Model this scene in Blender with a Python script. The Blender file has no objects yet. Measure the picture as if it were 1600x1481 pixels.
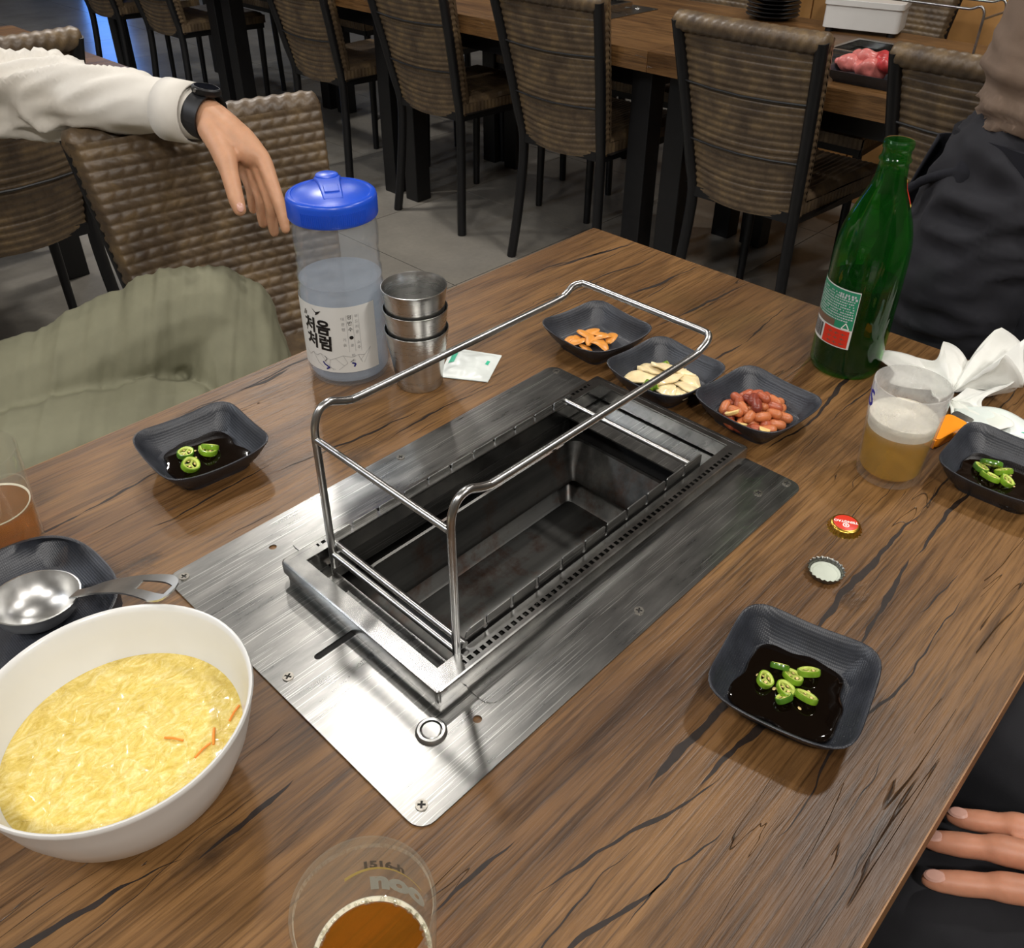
import bpy, bmesh, math, random
from mathutils import Vector, Matrix, noise
from mathutils.geometry import tessellate_polygon
random.seed(7)
PI = math.pi
SC = bpy.context.scene
COL = SC.collection
T = 0.74                                   # height of every table top

# ---------------------------------------------------------------- camera
cam = bpy.data.cameras.new('camera')
cam.sensor_fit = 'HORIZONTAL'; cam.sensor_width = 36.0
cam.lens = 1374.59 / 1600 * 36.0
cam.shift_x = (800 - 817.885) / 1600
cam.shift_y = (656.06 - 740.5) / 1600
cam.clip_start = 0.02
cam_ob = bpy.data.objects.new('camera', cam); COL.objects.link(cam_ob)
RX = Vector((0.68681144, -0.72673098, 0.0123345))
RY = Vector((-0.40305797, -0.39493002, -0.82557529))
RZ = Vector((0.6048424, 0.56204303, -0.56415716))
m = Matrix((RX, -RY, -RZ)).transposed().to_4x4(); m.translation = Vector((0, 0, 1.26))
cam_ob.matrix_world = m
SC.camera = cam_ob

# ---------------------------------------------------------------- world, exposure
w = bpy.data.worlds.new('world'); SC.world = w; w.use_nodes = True
w.node_tree.nodes['Background'].inputs[0].default_value = (0.5, 0.55, 0.65, 1)
w.node_tree.nodes['Background'].inputs[1].default_value = 0.15
vs = SC.view_settings
vs.view_transform = 'Standard'; vs.look = 'None'; vs.gamma = 1.0; vs.use_curve_mapping = False
vs.exposure = -0.02
SC.cycles.max_bounces = 10; SC.cycles.diffuse_bounces = 3; SC.cycles.glossy_bounces = 4; SC.cycles.transmission_bounces = 10; SC.cycles.adaptive_threshold = 0.03; SC.cycles.transparent_max_bounces = 20
SC.cycles.sample_clamp_indirect = 6.0

# ---------------------------------------------------------------- ceiling lamps, some added as fill light: position, power, colour, size
WARM = (1.0, 0.955, 0.90)
LAMPS = [
    (0.97, 1.48, 10, WARM, 0.16),
    (0.90, 3.55, 14, WARM, 0.14),
    (1.62, 0.02, 18, WARM, 0.16),
    (3.30, 0.85, 9, WARM, 0.16),
    (2.95, 3.50, 9, WARM, 0.14),
    (-0.55, -0.95, 32, WARM, 0.30),
    (0.9, -1.2, 26, WARM, 0.30),  # soft fill light added behind the camera
    (-0.9, 1.5, 14, WARM, 0.30),
    (-0.9, 0.2, 16, WARM, 0.30),
    (1.75, 3.00, 26, WARM, 0.16),  # added to brighten the floor and chairs behind
    (-1.70, 2.50, 34, (0.82, 0.89, 1.0), 0.30),  # cool light added to brighten the floor at the left
    (2.9, 6.0, 14, (0.85, 0.9, 1.0), 0.14),
    (0.9, 6.0, 14, (0.85, 0.9, 1.0), 0.14),
]
CEIL = 2.65
for i, (x, y, p, c, s) in enumerate(LAMPS):
    L = bpy.data.lights.new('downlight_lamp', 'AREA'); L.shape = 'DISK'; L.size = s
    L.energy = p; L.color = c
    o = bpy.data.objects.new('downlight_lamp', L); COL.objects.link(o)
    o.location = (x, y, CEIL - 0.035)

# ================================================================ helpers
def lin(v):
    v /= 255.0
    return v / 12.92 if v <= 0.04045 else ((v + 0.055) / 1.055) ** 2.4
def rgb(r, g, b): return (lin(r), lin(g), lin(b), 1.0)

class NT:
    """tiny node helper"""
    def __init__(s, name):
        s.m = bpy.data.materials.new(name); s.m.use_nodes = True
        s.t = s.m.node_tree; s.n = s.t.nodes; s.b = s.n['Principled BSDF']; s.out = s.n['Material Output']
        s._o = None
    def new(s, ty, **kw):
        n = s.n.new(ty)
        for k, v in kw.items(): setattr(n, k, v)
        return n
    def link(s, a, b): s.t.links.new(a, b)
    def obj(s):
        if s._o is None: s._o = s.new('ShaderNodeTexCoord').outputs['Object']
        return s._o
    def mapping(s, scale, src=None, loc=(0, 0, 0), rot=(0, 0, 0)):
        n = s.new('ShaderNodeMapping'); n.inputs['Scale'].default_value = scale
        n.inputs['Location'].default_value = loc; n.inputs['Rotation'].default_value = rot
        s.link(src or s.obj(), n.inputs['Vector']); return n.outputs[0]
    def noise(s, vec, scale=1.0, detail=4, rough=0.55, dist=0.0):
        n = s.new('ShaderNodeTexNoise'); n.inputs['Scale'].default_value = scale
        n.inputs['Detail'].default_value = detail; n.inputs['Roughness'].default_value = rough
        n.inputs['Distortion'].default_value = dist
        s.link(vec, n.inputs['Vector']); return n.outputs['Fac']
    def math(s, op, a, b=None, clamp=False):
        n = s.new('ShaderNodeMath', operation=op); n.use_clamp = clamp
        for i, v in enumerate((a, b)):
            if v is None: continue
            if isinstance(v, (int, float)): n.inputs[i].default_value = v
            else: s.link(v, n.inputs[i])
        return n.outputs[0]
    def ramp(s, fac, stops):
        n = s.new('ShaderNodeValToRGB'); e = n.color_ramp.elements
        while len(e) < len(stops): e.new(0.5)
        for i, (p, c) in enumerate(stops):
            e[i].position = p; e[i].color = c if len(c) == 4 else (*c, 1)
        s.link(fac, n.inputs[0]); return n.outputs[0]
    def mix(s, fac, a, b, mode='MIX'):
        n = s.new('ShaderNodeMix', data_type='RGBA', blend_type=mode)
        if isinstance(fac, (int, float)): n.inputs[0].default_value = fac
        else: s.link(fac, n.inputs[0])
        for i, v in ((6, a), (7, b)):
            if isinstance(v, (tuple, list)): n.inputs[i].default_value = v
            else: s.link(v, n.inputs[i])
        return n.outputs[2]
    def bump(s, h, strength=0.3, dist=0.001, prev=None):
        n = s.new('ShaderNodeBump'); n.inputs['Strength'].default_value = strength
        n.inputs['Distance'].default_value = dist
        s.link(h, n.inputs['Height'])
        if prev is not None: s.link(prev, n.inputs['Normal'])
        return n.outputs[0]
    def set(s, **kw):
        for k, v in kw.items():
            i = s.b.inputs[k.replace('_', ' ')]
            if isinstance(v, bpy.types.NodeSocket): s.link(v, i)
            else: i.default_value = v
        return s

def plain(name, col, rough=0.5, metal=0.0, var=0.08, vscale=40, bump=0.0, bscale=300, **kw):
    t = NT(name)
    f = t.noise(t.obj(), vscale, 3)
    d = tuple(max(0, x * (1 - var)) for x in col[:3]) + (1,)
    l = tuple(min(1, x * (1 + var)) for x in col[:3]) + (1,)
    t.set(Base_Color=t.ramp(f, [(0.3, d), (0.7, l)]), Roughness=rough, Metallic=metal, **kw)
    if bump: t.set(Normal=t.bump(t.noise(t.obj(), bscale, 2), bump, 0.0006))
    return t.m

def glassy(name, col, rough=0.0, ior=1.45, trans=1.0, **kw):
    t = NT(name)
    f = t.noise(t.obj(), 30, 2)
    c2 = tuple(x * 0.96 for x in col[:3]) + (1,)
    t.set(Base_Color=t.ramp(f, [(0.3, c2), (0.7, col)]), Roughness=rough, IOR=ior, Transmission_Weight=trans, **kw)
    return t.m

def clear(name, tint, body=None, fac=0.0, gloss=0.03, ior=1.45, trl=None):
    """clear or cloudy glass: tinted transparency, an optional cloudy share, Fresnel reflection"""
    t = NT(name); n = t.n; n.remove(t.b)
    nz = t.noise(t.obj(), 35, 2)
    tr = t.new('ShaderNodeBsdfTransparent'); t.link(t.ramp(nz, [(0.3, tuple(x * 0.97 for x in tint[:3]) + (1,)), (0.7, tint)]), tr.inputs[0])
    cur = tr.outputs[0]
    if body is not None:
        d = t.new('ShaderNodeBsdfDiffuse'); d.inputs[0].default_value = body
        tl = t.new('ShaderNodeBsdfTranslucent'); tl.inputs[0].default_value = body
        m0 = t.new('ShaderNodeMixShader'); m0.inputs[0].default_value = 0.5; t.link(d.outputs[0], m0.inputs[1]); t.link(tl.outputs[0], m0.inputs[2])
        m1 = t.new('ShaderNodeMixShader'); m1.inputs[0].default_value = fac; t.link(cur, m1.inputs[1]); t.link(m0.outputs[0], m1.inputs[2]); cur = m1.outputs[0]
        if callable(trl): t.link(trl(t), m1.inputs[0])
    fr = t.new('ShaderNodeFresnel'); fr.inputs[0].default_value = ior
    g = t.new('ShaderNodeBsdfGlossy'); g.inputs['Roughness'].default_value = gloss
    geo = t.new('ShaderNodeNewGeometry')
    m2 = t.new('ShaderNodeMixShader'); t.link(t.math('MULTIPLY', fr.outputs[0], t.math('SUBTRACT', 1.0, geo.outputs['Backfacing'])), m2.inputs[0]); t.link(cur, m2.inputs[1]); t.link(g.outputs[0], m2.inputs[2])
    t.link(m2.outputs[0], t.out.inputs[0])
    return t.m

# ---- mesh builder
class MB:
    def __init__(s): s.v = []; s.f = []; s.mi = []; s.cur = 0
    def add(s, vs, fs):
        o = len(s.v); s.v += [tuple(p) for p in vs]
        s.f += [tuple(i + o for i in f) for f in fs]; s.mi += [s.cur] * len(fs); return s
    def box(s, x0, x1, y0, y1, z0, z1):
        return s.add([(x0, y0, z0), (x1, y0, z0), (x1, y1, z0), (x0, y1, z0), (x0, y0, z1), (x1, y0, z1), (x1, y1, z1), (x0, y1, z1)],
                     [(3, 2, 1, 0), (4, 5, 6, 7), (0, 1, 5, 4), (1, 2, 6, 5), (2, 3, 7, 6), (3, 0, 4, 7)])
    def tube(s, pts, r, n=10, caps=True, round_ends=False):
        pts = [Vector(p) for p in pts]; k = len(pts)
        rr = r if isinstance(r, (list, tuple)) else [r] * k
        if round_ends:
            a = (pts[0] - pts[1]).normalized(); b = (pts[-1] - pts[-2]).normalized()
            r0, r1 = rr[0], rr[-1]
            P = []; Q = []
            for q in (0.98, 0.8, 0.45): P.append(pts[0] + a * r0 * q); Q.append(r0 * math.sqrt(1 - q * q))
            P += pts; Q += list(rr)
            for q in (0.45, 0.8, 0.98): P.append(pts[-1] + b * r1 * q); Q.append(r1 * math.sqrt(1 - q * q))
            pts, rr, k = P, Q, len(P)
        t0 = (pts[1] - pts[0]).normalized()
        up = Vector((0, 0, 1)) if abs(t0.z) < 0.9 else Vector((1, 0, 0))
        nrm = t0.cross(up).normalized(); vs = []; fs = []
        for i in range(k):
            tt = ((pts[min(i + 1, k - 1)] - pts[max(i - 1, 0)])).normalized()
            nrm = (nrm - tt * nrm.dot(tt)).normalized(); bn = tt.cross(nrm)
            for j in range(n):
                a = 2 * PI * j / n
                vs.append(pts[i] + (nrm * math.cos(a) + bn * math.sin(a)) * rr[i])
        for i in range(k - 1):
            for j in range(n):
                j2 = (j + 1) % n
                fs.append((i * n + j, i * n + j2, (i + 1) * n + j2, (i + 1) * n + j))
        if caps:
            fs.append(tuple(reversed(range(n)))); fs.append(tuple(range((k - 1) * n, k * n)))
        return s.add(vs, fs)
    def lathe(s, prof, n=40, center=(0, 0, 0), a0=0.0, a1=2 * PI):
        full = abs(a1 - a0 - 2 * PI) < 1e-6; m_ = n if full else n + 1
        cx, cy, cz = center; vs = []; fs = []; idx = []
        for (r, z) in prof:
            if r < 1e-7 and full: idx.append([len(vs)] * m_); vs.append((cx, cy, cz + z)); continue
            row = []
            for j in range(m_):
                a = a0 + (a1 - a0) * j / n
                row.append(len(vs)); vs.append((cx + r * math.cos(a), cy + r * math.sin(a), cz + z))
            idx.append(row)
        for i in range(len(prof) - 1):
            A, B = idx[i], idx[i + 1]
            for j in range(n):
                j2 = (j + 1) % m_
                q = []
                for t in (A[j], A[j2], B[j2], B[j]):
                    if t not in q: q.append(t)
                if len(q) >= 3: fs.append(tuple(q))
        return s.add(vs, fs)
    def loft(s, rings, close=True, cap0=False, cap1=False):
        n = len(rings[0]); vs = [p for r in rings for p in r]; fs = []
        for i in range(len(rings) - 1):
            for j in range(n if close else n - 1):
                j2 = (j + 1) % n
                fs.append((i * n + j, i * n + j2, (i + 1) * n + j2, (i + 1) * n + j))
        if cap0: fs.append(tuple(reversed(range(n))))
        if cap1: fs.append(tuple(range((len(rings) - 1) * n, len(rings) * n)))
        return s.add(vs, fs)
    def grid(s, fn, nu, nv):
        vs = [fn(i / nu, j / nv) for j in range(nv + 1) for i in range(nu + 1)]
        fs = [(j * (nu + 1) + i, j * (nu + 1) + i + 1, (j + 1) * (nu + 1) + i + 1, (j + 1) * (nu + 1) + i) for j in range(nv) for i in range(nu)]
        return s.add(vs, fs)
    def prism(s, loops, z0, z1, bottom=True):
        """flat plate with holes: loops[0] outer, others holes; counter-clockwise outer"""
        tri = tessellate_polygon([[Vector((p[0], p[1], 0)) for p in l] for l in loops])
        flat = [p for l in loops for p in l]; n = len(flat)
        vs = [(p[0], p[1], z1) for p in flat] + [(p[0], p[1], z0) for p in flat]
        fs = []
        for t in tri:
            a, b, c = [Vector((flat[i][0], flat[i][1])) for i in t]
            if (b - a).cross(c - a) < 0: t = (t[0], t[2], t[1])
            fs.append(tuple(t))
            if bottom: fs.append((t[0] + n, t[2] + n, t[1] + n))
        o = 0
        for li, l in enumerate(loops):
            k = len(l)
            for i in range(k):
                a, b = o + i, o + (i + 1) % k
                fs.append((a, b, b + n, a + n) if li else (b, a, a + n, b + n))
            o += k
        return s.add(vs, fs)
    def xf(s, M):
        s.v = [tuple(M @ Vector(p)) for p in s.v]; return s
    def mesh(s, name, mats, smooth=True, angle=35):
        me = bpy.data.meshes.new(name); me.from_pydata(s.v, [], s.f); me.validate()
        if not isinstance(mats, (list, tuple)): mats = [mats]
        for m_ in mats: me.materials.append(m_)
        if len(mats) > 1 and len(me.polygons) == len(s.mi): me.polygons.foreach_set('material_index', s.mi)
        if smooth:
            me.polygons.foreach_set('use_smooth', [True] * len(me.polygons))
            if angle < 180: me.set_sharp_from_angle(angle=math.radians(angle))
        me.update(); return me
    def build(s, name, mats, parent=None, smooth=True, angle=35, recalc=False, bevel=0):
        me = s.mesh(name, mats, smooth, angle)
        if recalc:
            b = bmesh.new(); b.from_mesh(me); bmesh.ops.recalc_face_normals(b, faces=b.faces); b.to_mesh(me); b.free()
        o = bpy.data.objects.new(name, me); COL.objects.link(o)
        if parent: o.parent = parent
        if bevel:
            md = o.modifiers.new('bevel', 'BEVEL'); md.width = bevel; md.segments = 2; md.limit_method = 'ANGLE'
        return o

def tag(o, label=None, cat=None, group=None, kind=None):
    if label: o['label'] = label
    if cat: o['category'] = cat
    if group: o['group'] = group
    if kind: o['kind'] = kind
    return o
def thing(name, loc, label, cat, group=None, rz=0.0):
    o = bpy.data.objects.new(name, None); COL.objects.link(o); o.empty_display_size = 0.05
    o.location = loc; o.rotation_euler = (0, 0, rz)
    return tag(o, label, cat, group)
def copy_tree(o, parent=None):
    c = o.copy(); COL.objects.link(c); c.parent = parent
    for ch in list(o.children): copy_tree(ch, c)
    return c
def rrect(x0, x1, y0, y1, r, n=5):
    p = []
    for cx, cy, a in ((x1 - r, y1 - r, 0), (x0 + r, y1 - r, 90), (x0 + r, y0 + r, 180), (x1 - r, y0 + r, 270)):
        for i in range(n + 1):
            t = math.radians(a + 90 * i / n); p.append((cx + r * math.cos(t), cy + r * math.sin(t)))
    return p
def circle(cx, cy, r, n=16): return [(cx + r * math.cos(2 * PI * i / n), cy + r * math.sin(2 * PI * i / n)) for i in range(n)]
def catmull(pts, sub=6):
    P = [Vector(p) for p in pts]; out = []
    for i in range(len(P) - 1):
        a = P[max(i - 1, 0)]; b = P[i]; c = P[i + 1]; d = P[min(i + 2, len(P) - 1)]
        for k in range(sub):
            t = k / sub
            out.append(0.5 * ((2 * b) + (c - a) * t + (2 * a - 5 * b + 4 * c - d) * t * t + (3 * b - a - 3 * c + d) * t ** 3))
    out.append(P[-1]); return out
def bake(o):
    dg = bpy.context.evaluated_depsgraph_get(); dg.update()
    me = bpy.data.meshes.new_from_object(o.evaluated_get(dg))
    o.modifiers.clear(); old = o.data; o.data = me; bpy.data.meshes.remove(old); return o
def blob(name, chains, mat, parent=None, voxel=0.004, smooth=6, disp=None):
    """one continuous organic surface grown from overlapping tapered limbs"""
    mb = MB()
    for ch in chains:
        pts = [c[0] for c in ch]; rr = [c[1] for c in ch]
        if len(pts) > 2:
            q = catmull([Vector(p) for p in pts], 4)
            rq = []
            for i in range(len(rr) - 1):
                for k in range(4):
                    t = k / 4; t = t * t * (3 - 2 * t); rq.append(rr[i] * (1 - t) + rr[i + 1] * t)
            rq.append(rr[-1])
        else: q, rq = pts, rr
        mb.tube(q, rq, 14, True, True)
    o = mb.build(name, mat, parent)
    r = o.modifiers.new('r', 'REMESH'); r.mode = 'VOXEL'; r.voxel_size = voxel; r.use_smooth_shade = True
    sm = o.modifiers.new('s', 'SMOOTH'); sm.factor = 0.5; sm.iterations = smooth
    bake(o)
    me = o.data
    if disp:
        nr = [v.normal.copy() for v in me.vertices]
        for v, n_ in zip(me.vertices, nr): v.co = v.co + n_ * disp(v.co)
    me.polygons.foreach_set('use_smooth', [True] * len(me.polygons)); me.update()
    if not me.materials: me.materials.append(mat)
    return o
def text_tris(body, size, extrude=0.0, shear=0.0, bold=0.0, maxedge=0.0):
    c = bpy.data.curves.new('t', 'FONT'); c.body = body; c.size = size; c.align_x = 'CENTER'; c.align_y = 'CENTER'
    c.shear = shear; c.offset = bold; c.resolution_u = 3
    o = bpy.data.objects.new('t', c); COL.objects.link(o)
    dg = bpy.context.evaluated_depsgraph_get(); dg.update()
    me = bpy.data.meshes.new_from_object(o.evaluated_get(dg))
    b = bmesh.new(); b.from_mesh(me); bmesh.ops.triangulate(b, faces=b.faces)
    if maxedge:
        for _ in range(4):
            es = [e for e in b.edges if e.calc_length() > maxedge]
            if not es: break
            bmesh.ops.subdivide_edges(b, edges=es, cuts=1); bmesh.ops.triangulate(b, faces=b.faces)
    b.verts.ensure_lookup_table()
    vs = [tuple(v.co) for v in b.verts]; fs = [tuple(v.index for v in f.verts) for f in b.faces]
    b.free(); bpy.data.objects.remove(o); bpy.data.curves.remove(c); bpy.data.meshes.remove(me)
    return vs, fs
def wrap(vs, R, a0, z0):
    """flat (x, y) onto an upright cylinder; R may be a function of z. +x runs counter-clockwise seen from above"""
    out = []
    for x, y, *_ in vs:
        z = z0 + y; r = R(z) if callable(R) else R
        a = a0 + x / r; out.append((r * math.cos(a), r * math.sin(a), z))
    return out

# ================================================================ materials
CRACKS = [(0.378, 0.779, 0.448, 0.779, .0028), (0.789, 0.758, 0.982, 0.734, .0018), (0.842, 0.748, 1.034, 0.726, .0022), (0.82, 0.545, 1.02, 0.526, .0026),
          (0.842, 0.623, 1.02, 0.608, .0022), (0.47, 0.160, 0.70, 0.158, .0034), (0.68, 0.158, 1.02, 0.168, .0018), (0.516, 0.127, 0.635, 0.137, .0036),
          (0.635, 0.137, 1.02, 0.132, .0028), (0.30, 0.166, 0.42, 0.164, .0034), (0.33, 0.143, 0.43, 0.146, .0034), (0.20, 0.176, 0.35, 0.143, .0018),
          (-0.05, 0.372, 0.073, 0.339, .003), (0.078, 0.338, 0.15, 0.345, .0034), (0.10, 0.694, 0.26, 0.704, .0022), (0.197, 0.639, 0.334, 0.638, .0013),
          (0.688, 0.303, 0.96, 0.309, .0024), (0.17, 0.146, 0.268, 0.123, .002), (0.15, 0.211, 0.22, 0.208, .0016), (0.325, 0.625, 0.50, 0.604, .0014),
          (0.30, 0.785, 0.70, 0.770, .0014), (0.431, 0.592, 0.60, 0.587, .0014), (0.70, 0.69, 1.02, 0.672, .0016), (0.33, 0.09, 0.62, 0.085, .0012), (0.7, 0.44, 1.0, 0.45, .0014)]
def wood(name, cracks=True, seed=0.0, tint=(1, 1, 1)):
    t = NT(name)
    o = t.mapping((1, 1, 1), loc=(seed, seed * 0.7, 0))
    sep = t.new('ShaderNodeSeparateXYZ'); t.link(t.obj(), sep.inputs[0]); X, Y = sep.outputs[0], sep.outputs[1]
    broad = t.noise(t.mapping((1.6, 9, 9), o), 1, 4, 0.6, 0.6)
    mid = t.noise(t.mapping((6, 95, 95), o), 1, 6, 0.7, 0.5)
    fine = t.noise(t.mapping((14, 420, 420), o), 1, 3, 0.6)
    k = lambda r, g, b: rgb(min(255, r * tint[0]), min(255, g * tint[1]), min(255, b * tint[2]))
    c1 = t.ramp(broad, [(0.28, k(80, 54, 30)), (0.42, k(108, 76, 43)), (0.56, k(134, 98, 58)), (0.75, k(112, 81, 50))])
    c2 = t.ramp(mid, [(0.3, rgb(120, 112, 104)), (0.52, rgb(232, 230, 226)), (0.75, rgb(255, 255, 255))])
    col = t.mix(0.85, c1, c2, 'MULTIPLY')
    c3 = t.ramp(fine, [(0.32, rgb(150, 144, 138)), (0.52, rgb(255, 255, 255))])
    col = t.mix(0.7, col, c3, 'MULTIPLY')
    # fine dark checks: thin contours of a stretched noise, broken up
    cn = t.noise(t.mapping((2.3, 26, 26), o), 1, 3, 0.5, 1.2)
    band = t.math('SUBTRACT', 1.0, t.math('DIVIDE', t.math('ABSOLUTE', t.math('SUBTRACT', cn, 0.5)), 0.0035), True)
    brk = t.math('GREATER_THAN', t.noise(t.mapping((5, 14, 14), o, (3, 1, 0)), 1, 2), 0.56)
    mask = t.math('MULTIPLY', band, brk)
    if cracks:
        # a few knots
        for (kx, ky, kr) in ((0.395, 0.590, 0.015), (0.558, 0.152, 0.012), (0.085, 0.335, 0.014), (0.18, 0.60, 0.012)):
            dx = t.math('MULTIPLY', t.math('SUBTRACT', X, kx), 0.55); dy = t.math('SUBTRACT', Y, ky)
            d = t.math('SQRT', t.math('ADD', t.math('MULTIPLY', dx, dx), t.math('MULTIPLY', dy, dy)))
            d = t.math('ADD', d, t.math('MULTIPLY', t.math('SUBTRACT', t.noise(t.mapping((90, 160, 90), o), 1, 3), 0.5), 0.02))
            mask = t.math('MAXIMUM', mask, t.math('MULTIPLY', t.math('SUBTRACT', 1.0, t.math('DIVIDE', d, kr), True), 0.75))
    col = t.mix(t.math('MULTIPLY', mask, 0.95), col, rgb(26, 17, 11))
    h = t.math('SUBTRACT', t.math('ADD', t.math('MULTIPLY', fine, 0.7), t.math('MULTIPLY', mid, 0.3)), t.math('MULTIPLY', mask, 0.8))
    t.set(Base_Color=col, Roughness=t.math('ADD', t.math('MULTIPLY', fine, 0.2), 0.30), Normal=t.bump(h, 0.75, 0.0009))
    return t.m
M = {}
M['wood'] = wood('rustic_wood_laminate')
M['wood2'] = wood('rustic_wood_laminate_plain', False, 3.1)
M['crack'] = plain('dark_wood_crack', rgb(30, 19, 12), 0.55, 0, 0.3, 200)
M['wood_edge'] = plain('wood_edge_strip', rgb(150, 108, 66), 0.45, 0, 0.2, 60)

def steel(name, base=150, rough=0.3, scratch=True, along=(22, 130, 130), dirt=0.0):
    t = NT(name)
    br = t.noise(t.mapping(along), 1, 4, 0.6)
    blot = t.noise(t.obj(), 9, 4, 0.6)
    col = t.ramp(br, [(0.3, rgb(base - 18, base - 17, base - 18)), (0.7, rgb(base + 12, base + 11, base + 8))])
    col = t.mix(0.5, col, t.ramp(blot, [(0.35, rgb(200, 200, 202)), (0.65, rgb(255, 254, 250))]), 'MULTIPLY')
    r = t.math('ADD', t.math('MULTIPLY', br, 0.10), rough - 0.05)
    r = t.math('ADD', r, t.math('MULTIPLY', t.math('SUBTRACT', blot, 0.5), 0.06))
    h = t.math('MULTIPLY', br, 0.25)
    if scratch:
        s1 = t.noise(t.mapping((6, 900, 900), rot=(0, 0, 0.5)), 1, 2); s2 = t.noise(t.mapping((7, 800, 800), rot=(0, 0, -0.9)), 1, 2)
        s3 = t.noise(t.mapping((8, 620, 620), rot=(0, 0, 0.08)), 1, 2)
        sc = t.math('GREATER_THAN', t.math('MAXIMUM', t.math('MAXIMUM', s1, s2), s3), 0.665)
        col = t.mix(t.math('MULTIPLY', sc, 0.4), col, rgb(238, 237, 233))
    if dirt:
        dn = t.noise(t.obj(), 26, 5, 0.7)
        col = t.mix(t.ramp(dn, [(0.5, (0, 0, 0, 1)), (0.72, (dirt, dirt, dirt, 1))]), col, rgb(86, 50, 28))
    t.set(Base_Color=col, Metallic=1.0, Roughness=r, Normal=t.bump(h, 0.16, 0.0003))
    return t.m
M['plate'] = steel('brushed_steel_plate', 150, 0.29)
M['frame'] = steel('worn_steel_frame', 172, 0.22, False, (60, 60, 60))
M['rod'] = steel('polished_steel_rod', 184, 0.30, False, (40, 40, 40))
M['rail'] = steel('grey_steel_rail', 120, 0.42, True)
M['cup'] = steel('brushed_cup_steel', 206, 0.28, False, (4, 4, 120))
M['spoon'] = steel('stainless_spoon', 212, 0.33, False, (30, 30, 30))
M['sooty'] = steel('sooty_steel', 100, 0.38, False, (3, 60, 60), 0.6)
M['pan'] = steel('burnt_drip_pan', 112, 0.46, False, (3, 60, 60), 0.8)
M['gap'] = plain('dark_soot', rgb(14, 13, 12), 0.85)  # soot of the grill well, and the painted shade in the plate slot
M['blackmetal'] = plain('black_painted_metal', rgb(17, 17, 19), 0.42, 0.0, 0.15)
M['rust'] = plain('screw_metal', rgb(150, 146, 138), 0.35, 1.0, 0.2, 400)
M['screwdark'] = plain('screw_recess', rgb(28, 26, 24), 0.6)

def dishmat():
    t = NT('black_melamine')
    w1 = t.new('ShaderNodeTexWave', wave_type='BANDS', bands_direction='X'); w2 = t.new('ShaderNodeTexWave', wave_type='BANDS', bands_direction='Y')
    for w_ in (w1, w2):
        w_.inputs['Scale'].default_value = 210; w_.inputs['Distortion'].default_value = 1.0; w_.inputs['Detail'].default_value = 2
        t.link(t.obj(), w_.inputs['Vector'])
    h = t.math('MULTIPLY', w1.outputs['Fac'], w2.outputs['Fac'])
    n_ = t.noise(t.obj(), 60, 3)
    t.set(Base_Color=t.ramp(n_, [(0.3, rgb(38, 40, 46)), (0.7, rgb(50, 53, 60))]), Roughness=0.40, Normal=t.bump(h, 0.3, 0.0004))
    return t.m
M['dish'] = dishmat()
M['soy'] = plain('soy_sauce', rgb(12, 6, 3), 0.04, 0, 0.1)
M['chili'] = plain('chili_skin', rgb(112, 150, 34), 0.22, 0, 0.3, 90, Coat_Weight=0.5)
M['chili_dark'] = plain('chili_skin_dark', rgb(74, 118, 30), 0.22, 0, 0.3, 90, Coat_Weight=0.5)
M['chili_in'] = plain('chili_flesh', rgb(186, 200, 96), 0.35, 0, 0.2, 200)
M['seed'] = plain('chili_seed', rgb(226, 200, 134), 0.4)
M['onion'] = plain('pickled_onion', rgb(238, 218, 172), 0.28, 0, 0.12, 60, Subsurface_Weight=0.25, Subsurface_Radius=(0.01, 0.008, 0.004), Coat_Weight=0.4)
M['radish'] = plain('seasoned_radish', rgb(222, 148, 62), 0.38, 0, 0.14, 120, Coat_Weight=0.3)
M['nut'] = plain('peanut_skin', rgb(166, 84, 54), 0.38, 0, 0.25, 160, 0.3, 500)
M['nut2'] = plain('peanut_skin_pale', rgb(192, 112, 68), 0.4, 0, 0.2, 160, 0.3, 500)
M['nut3'] = plain('peanut_skin_deep', rgb(128, 54, 38), 0.36, 0, 0.25, 160, 0.3, 500)
M['nutin'] = plain('peanut_flesh', rgb(232, 202, 132), 0.5, 0, 0.1, 160)
M['white'] = plain('white_melamine', rgb(216, 216, 213), 0.25, 0, 0.02, 20)
M['paper'] = plain('white_tissue', rgb(232, 232, 226), 0.85, 0, 0.03, 50, 0.2, 900, Subsurface_Weight=0.15, Subsurface_Radius=(0.01, 0.01, 0.01))
M['wrapper'] = plain('white_film', rgb(222, 228, 224), 0.3, 0, 0.04, 60)
M['green_print'] = plain('green_print', rgb(60, 190, 150), 0.4, 0, 0.1)
M['orange'] = plain('orange_plastic', rgb(244, 148, 34), 0.25, 0, 0.05)
M['blue'] = plain('blue_plastic', rgb(28, 78, 200), 0.3, 0, 0.06, 60)
M['pet'] = clear('clear_bottle_plastic', (0.96, 0.97, 0.98, 1), (0.8, 0.83, 0.86, 1), 0.10, 0.06, 1.4)
M['water'] = clear('milky_cold_water', (0.90, 0.94, 0.98, 1), (0.66, 0.72, 0.80, 1), 0.42, 0.05, 1.2)
M['label'] = plain('label_paper', rgb(212, 212, 208), 0.4, 0, 0.02)
M['ink'] = plain('black_ink', rgb(16, 16, 18), 0.5)
M['inkgrey'] = plain('grey_ink', rgb(150, 150, 150), 0.5)
M['inkblue'] = plain('navy_ink', rgb(34, 34, 110), 0.5)
M['glass'] = clear('drinking_glass', (0.95, 0.95, 0.92, 1), (0.8, 0.77, 0.66, 1), 0.09, 0.02, 1.7)
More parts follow.
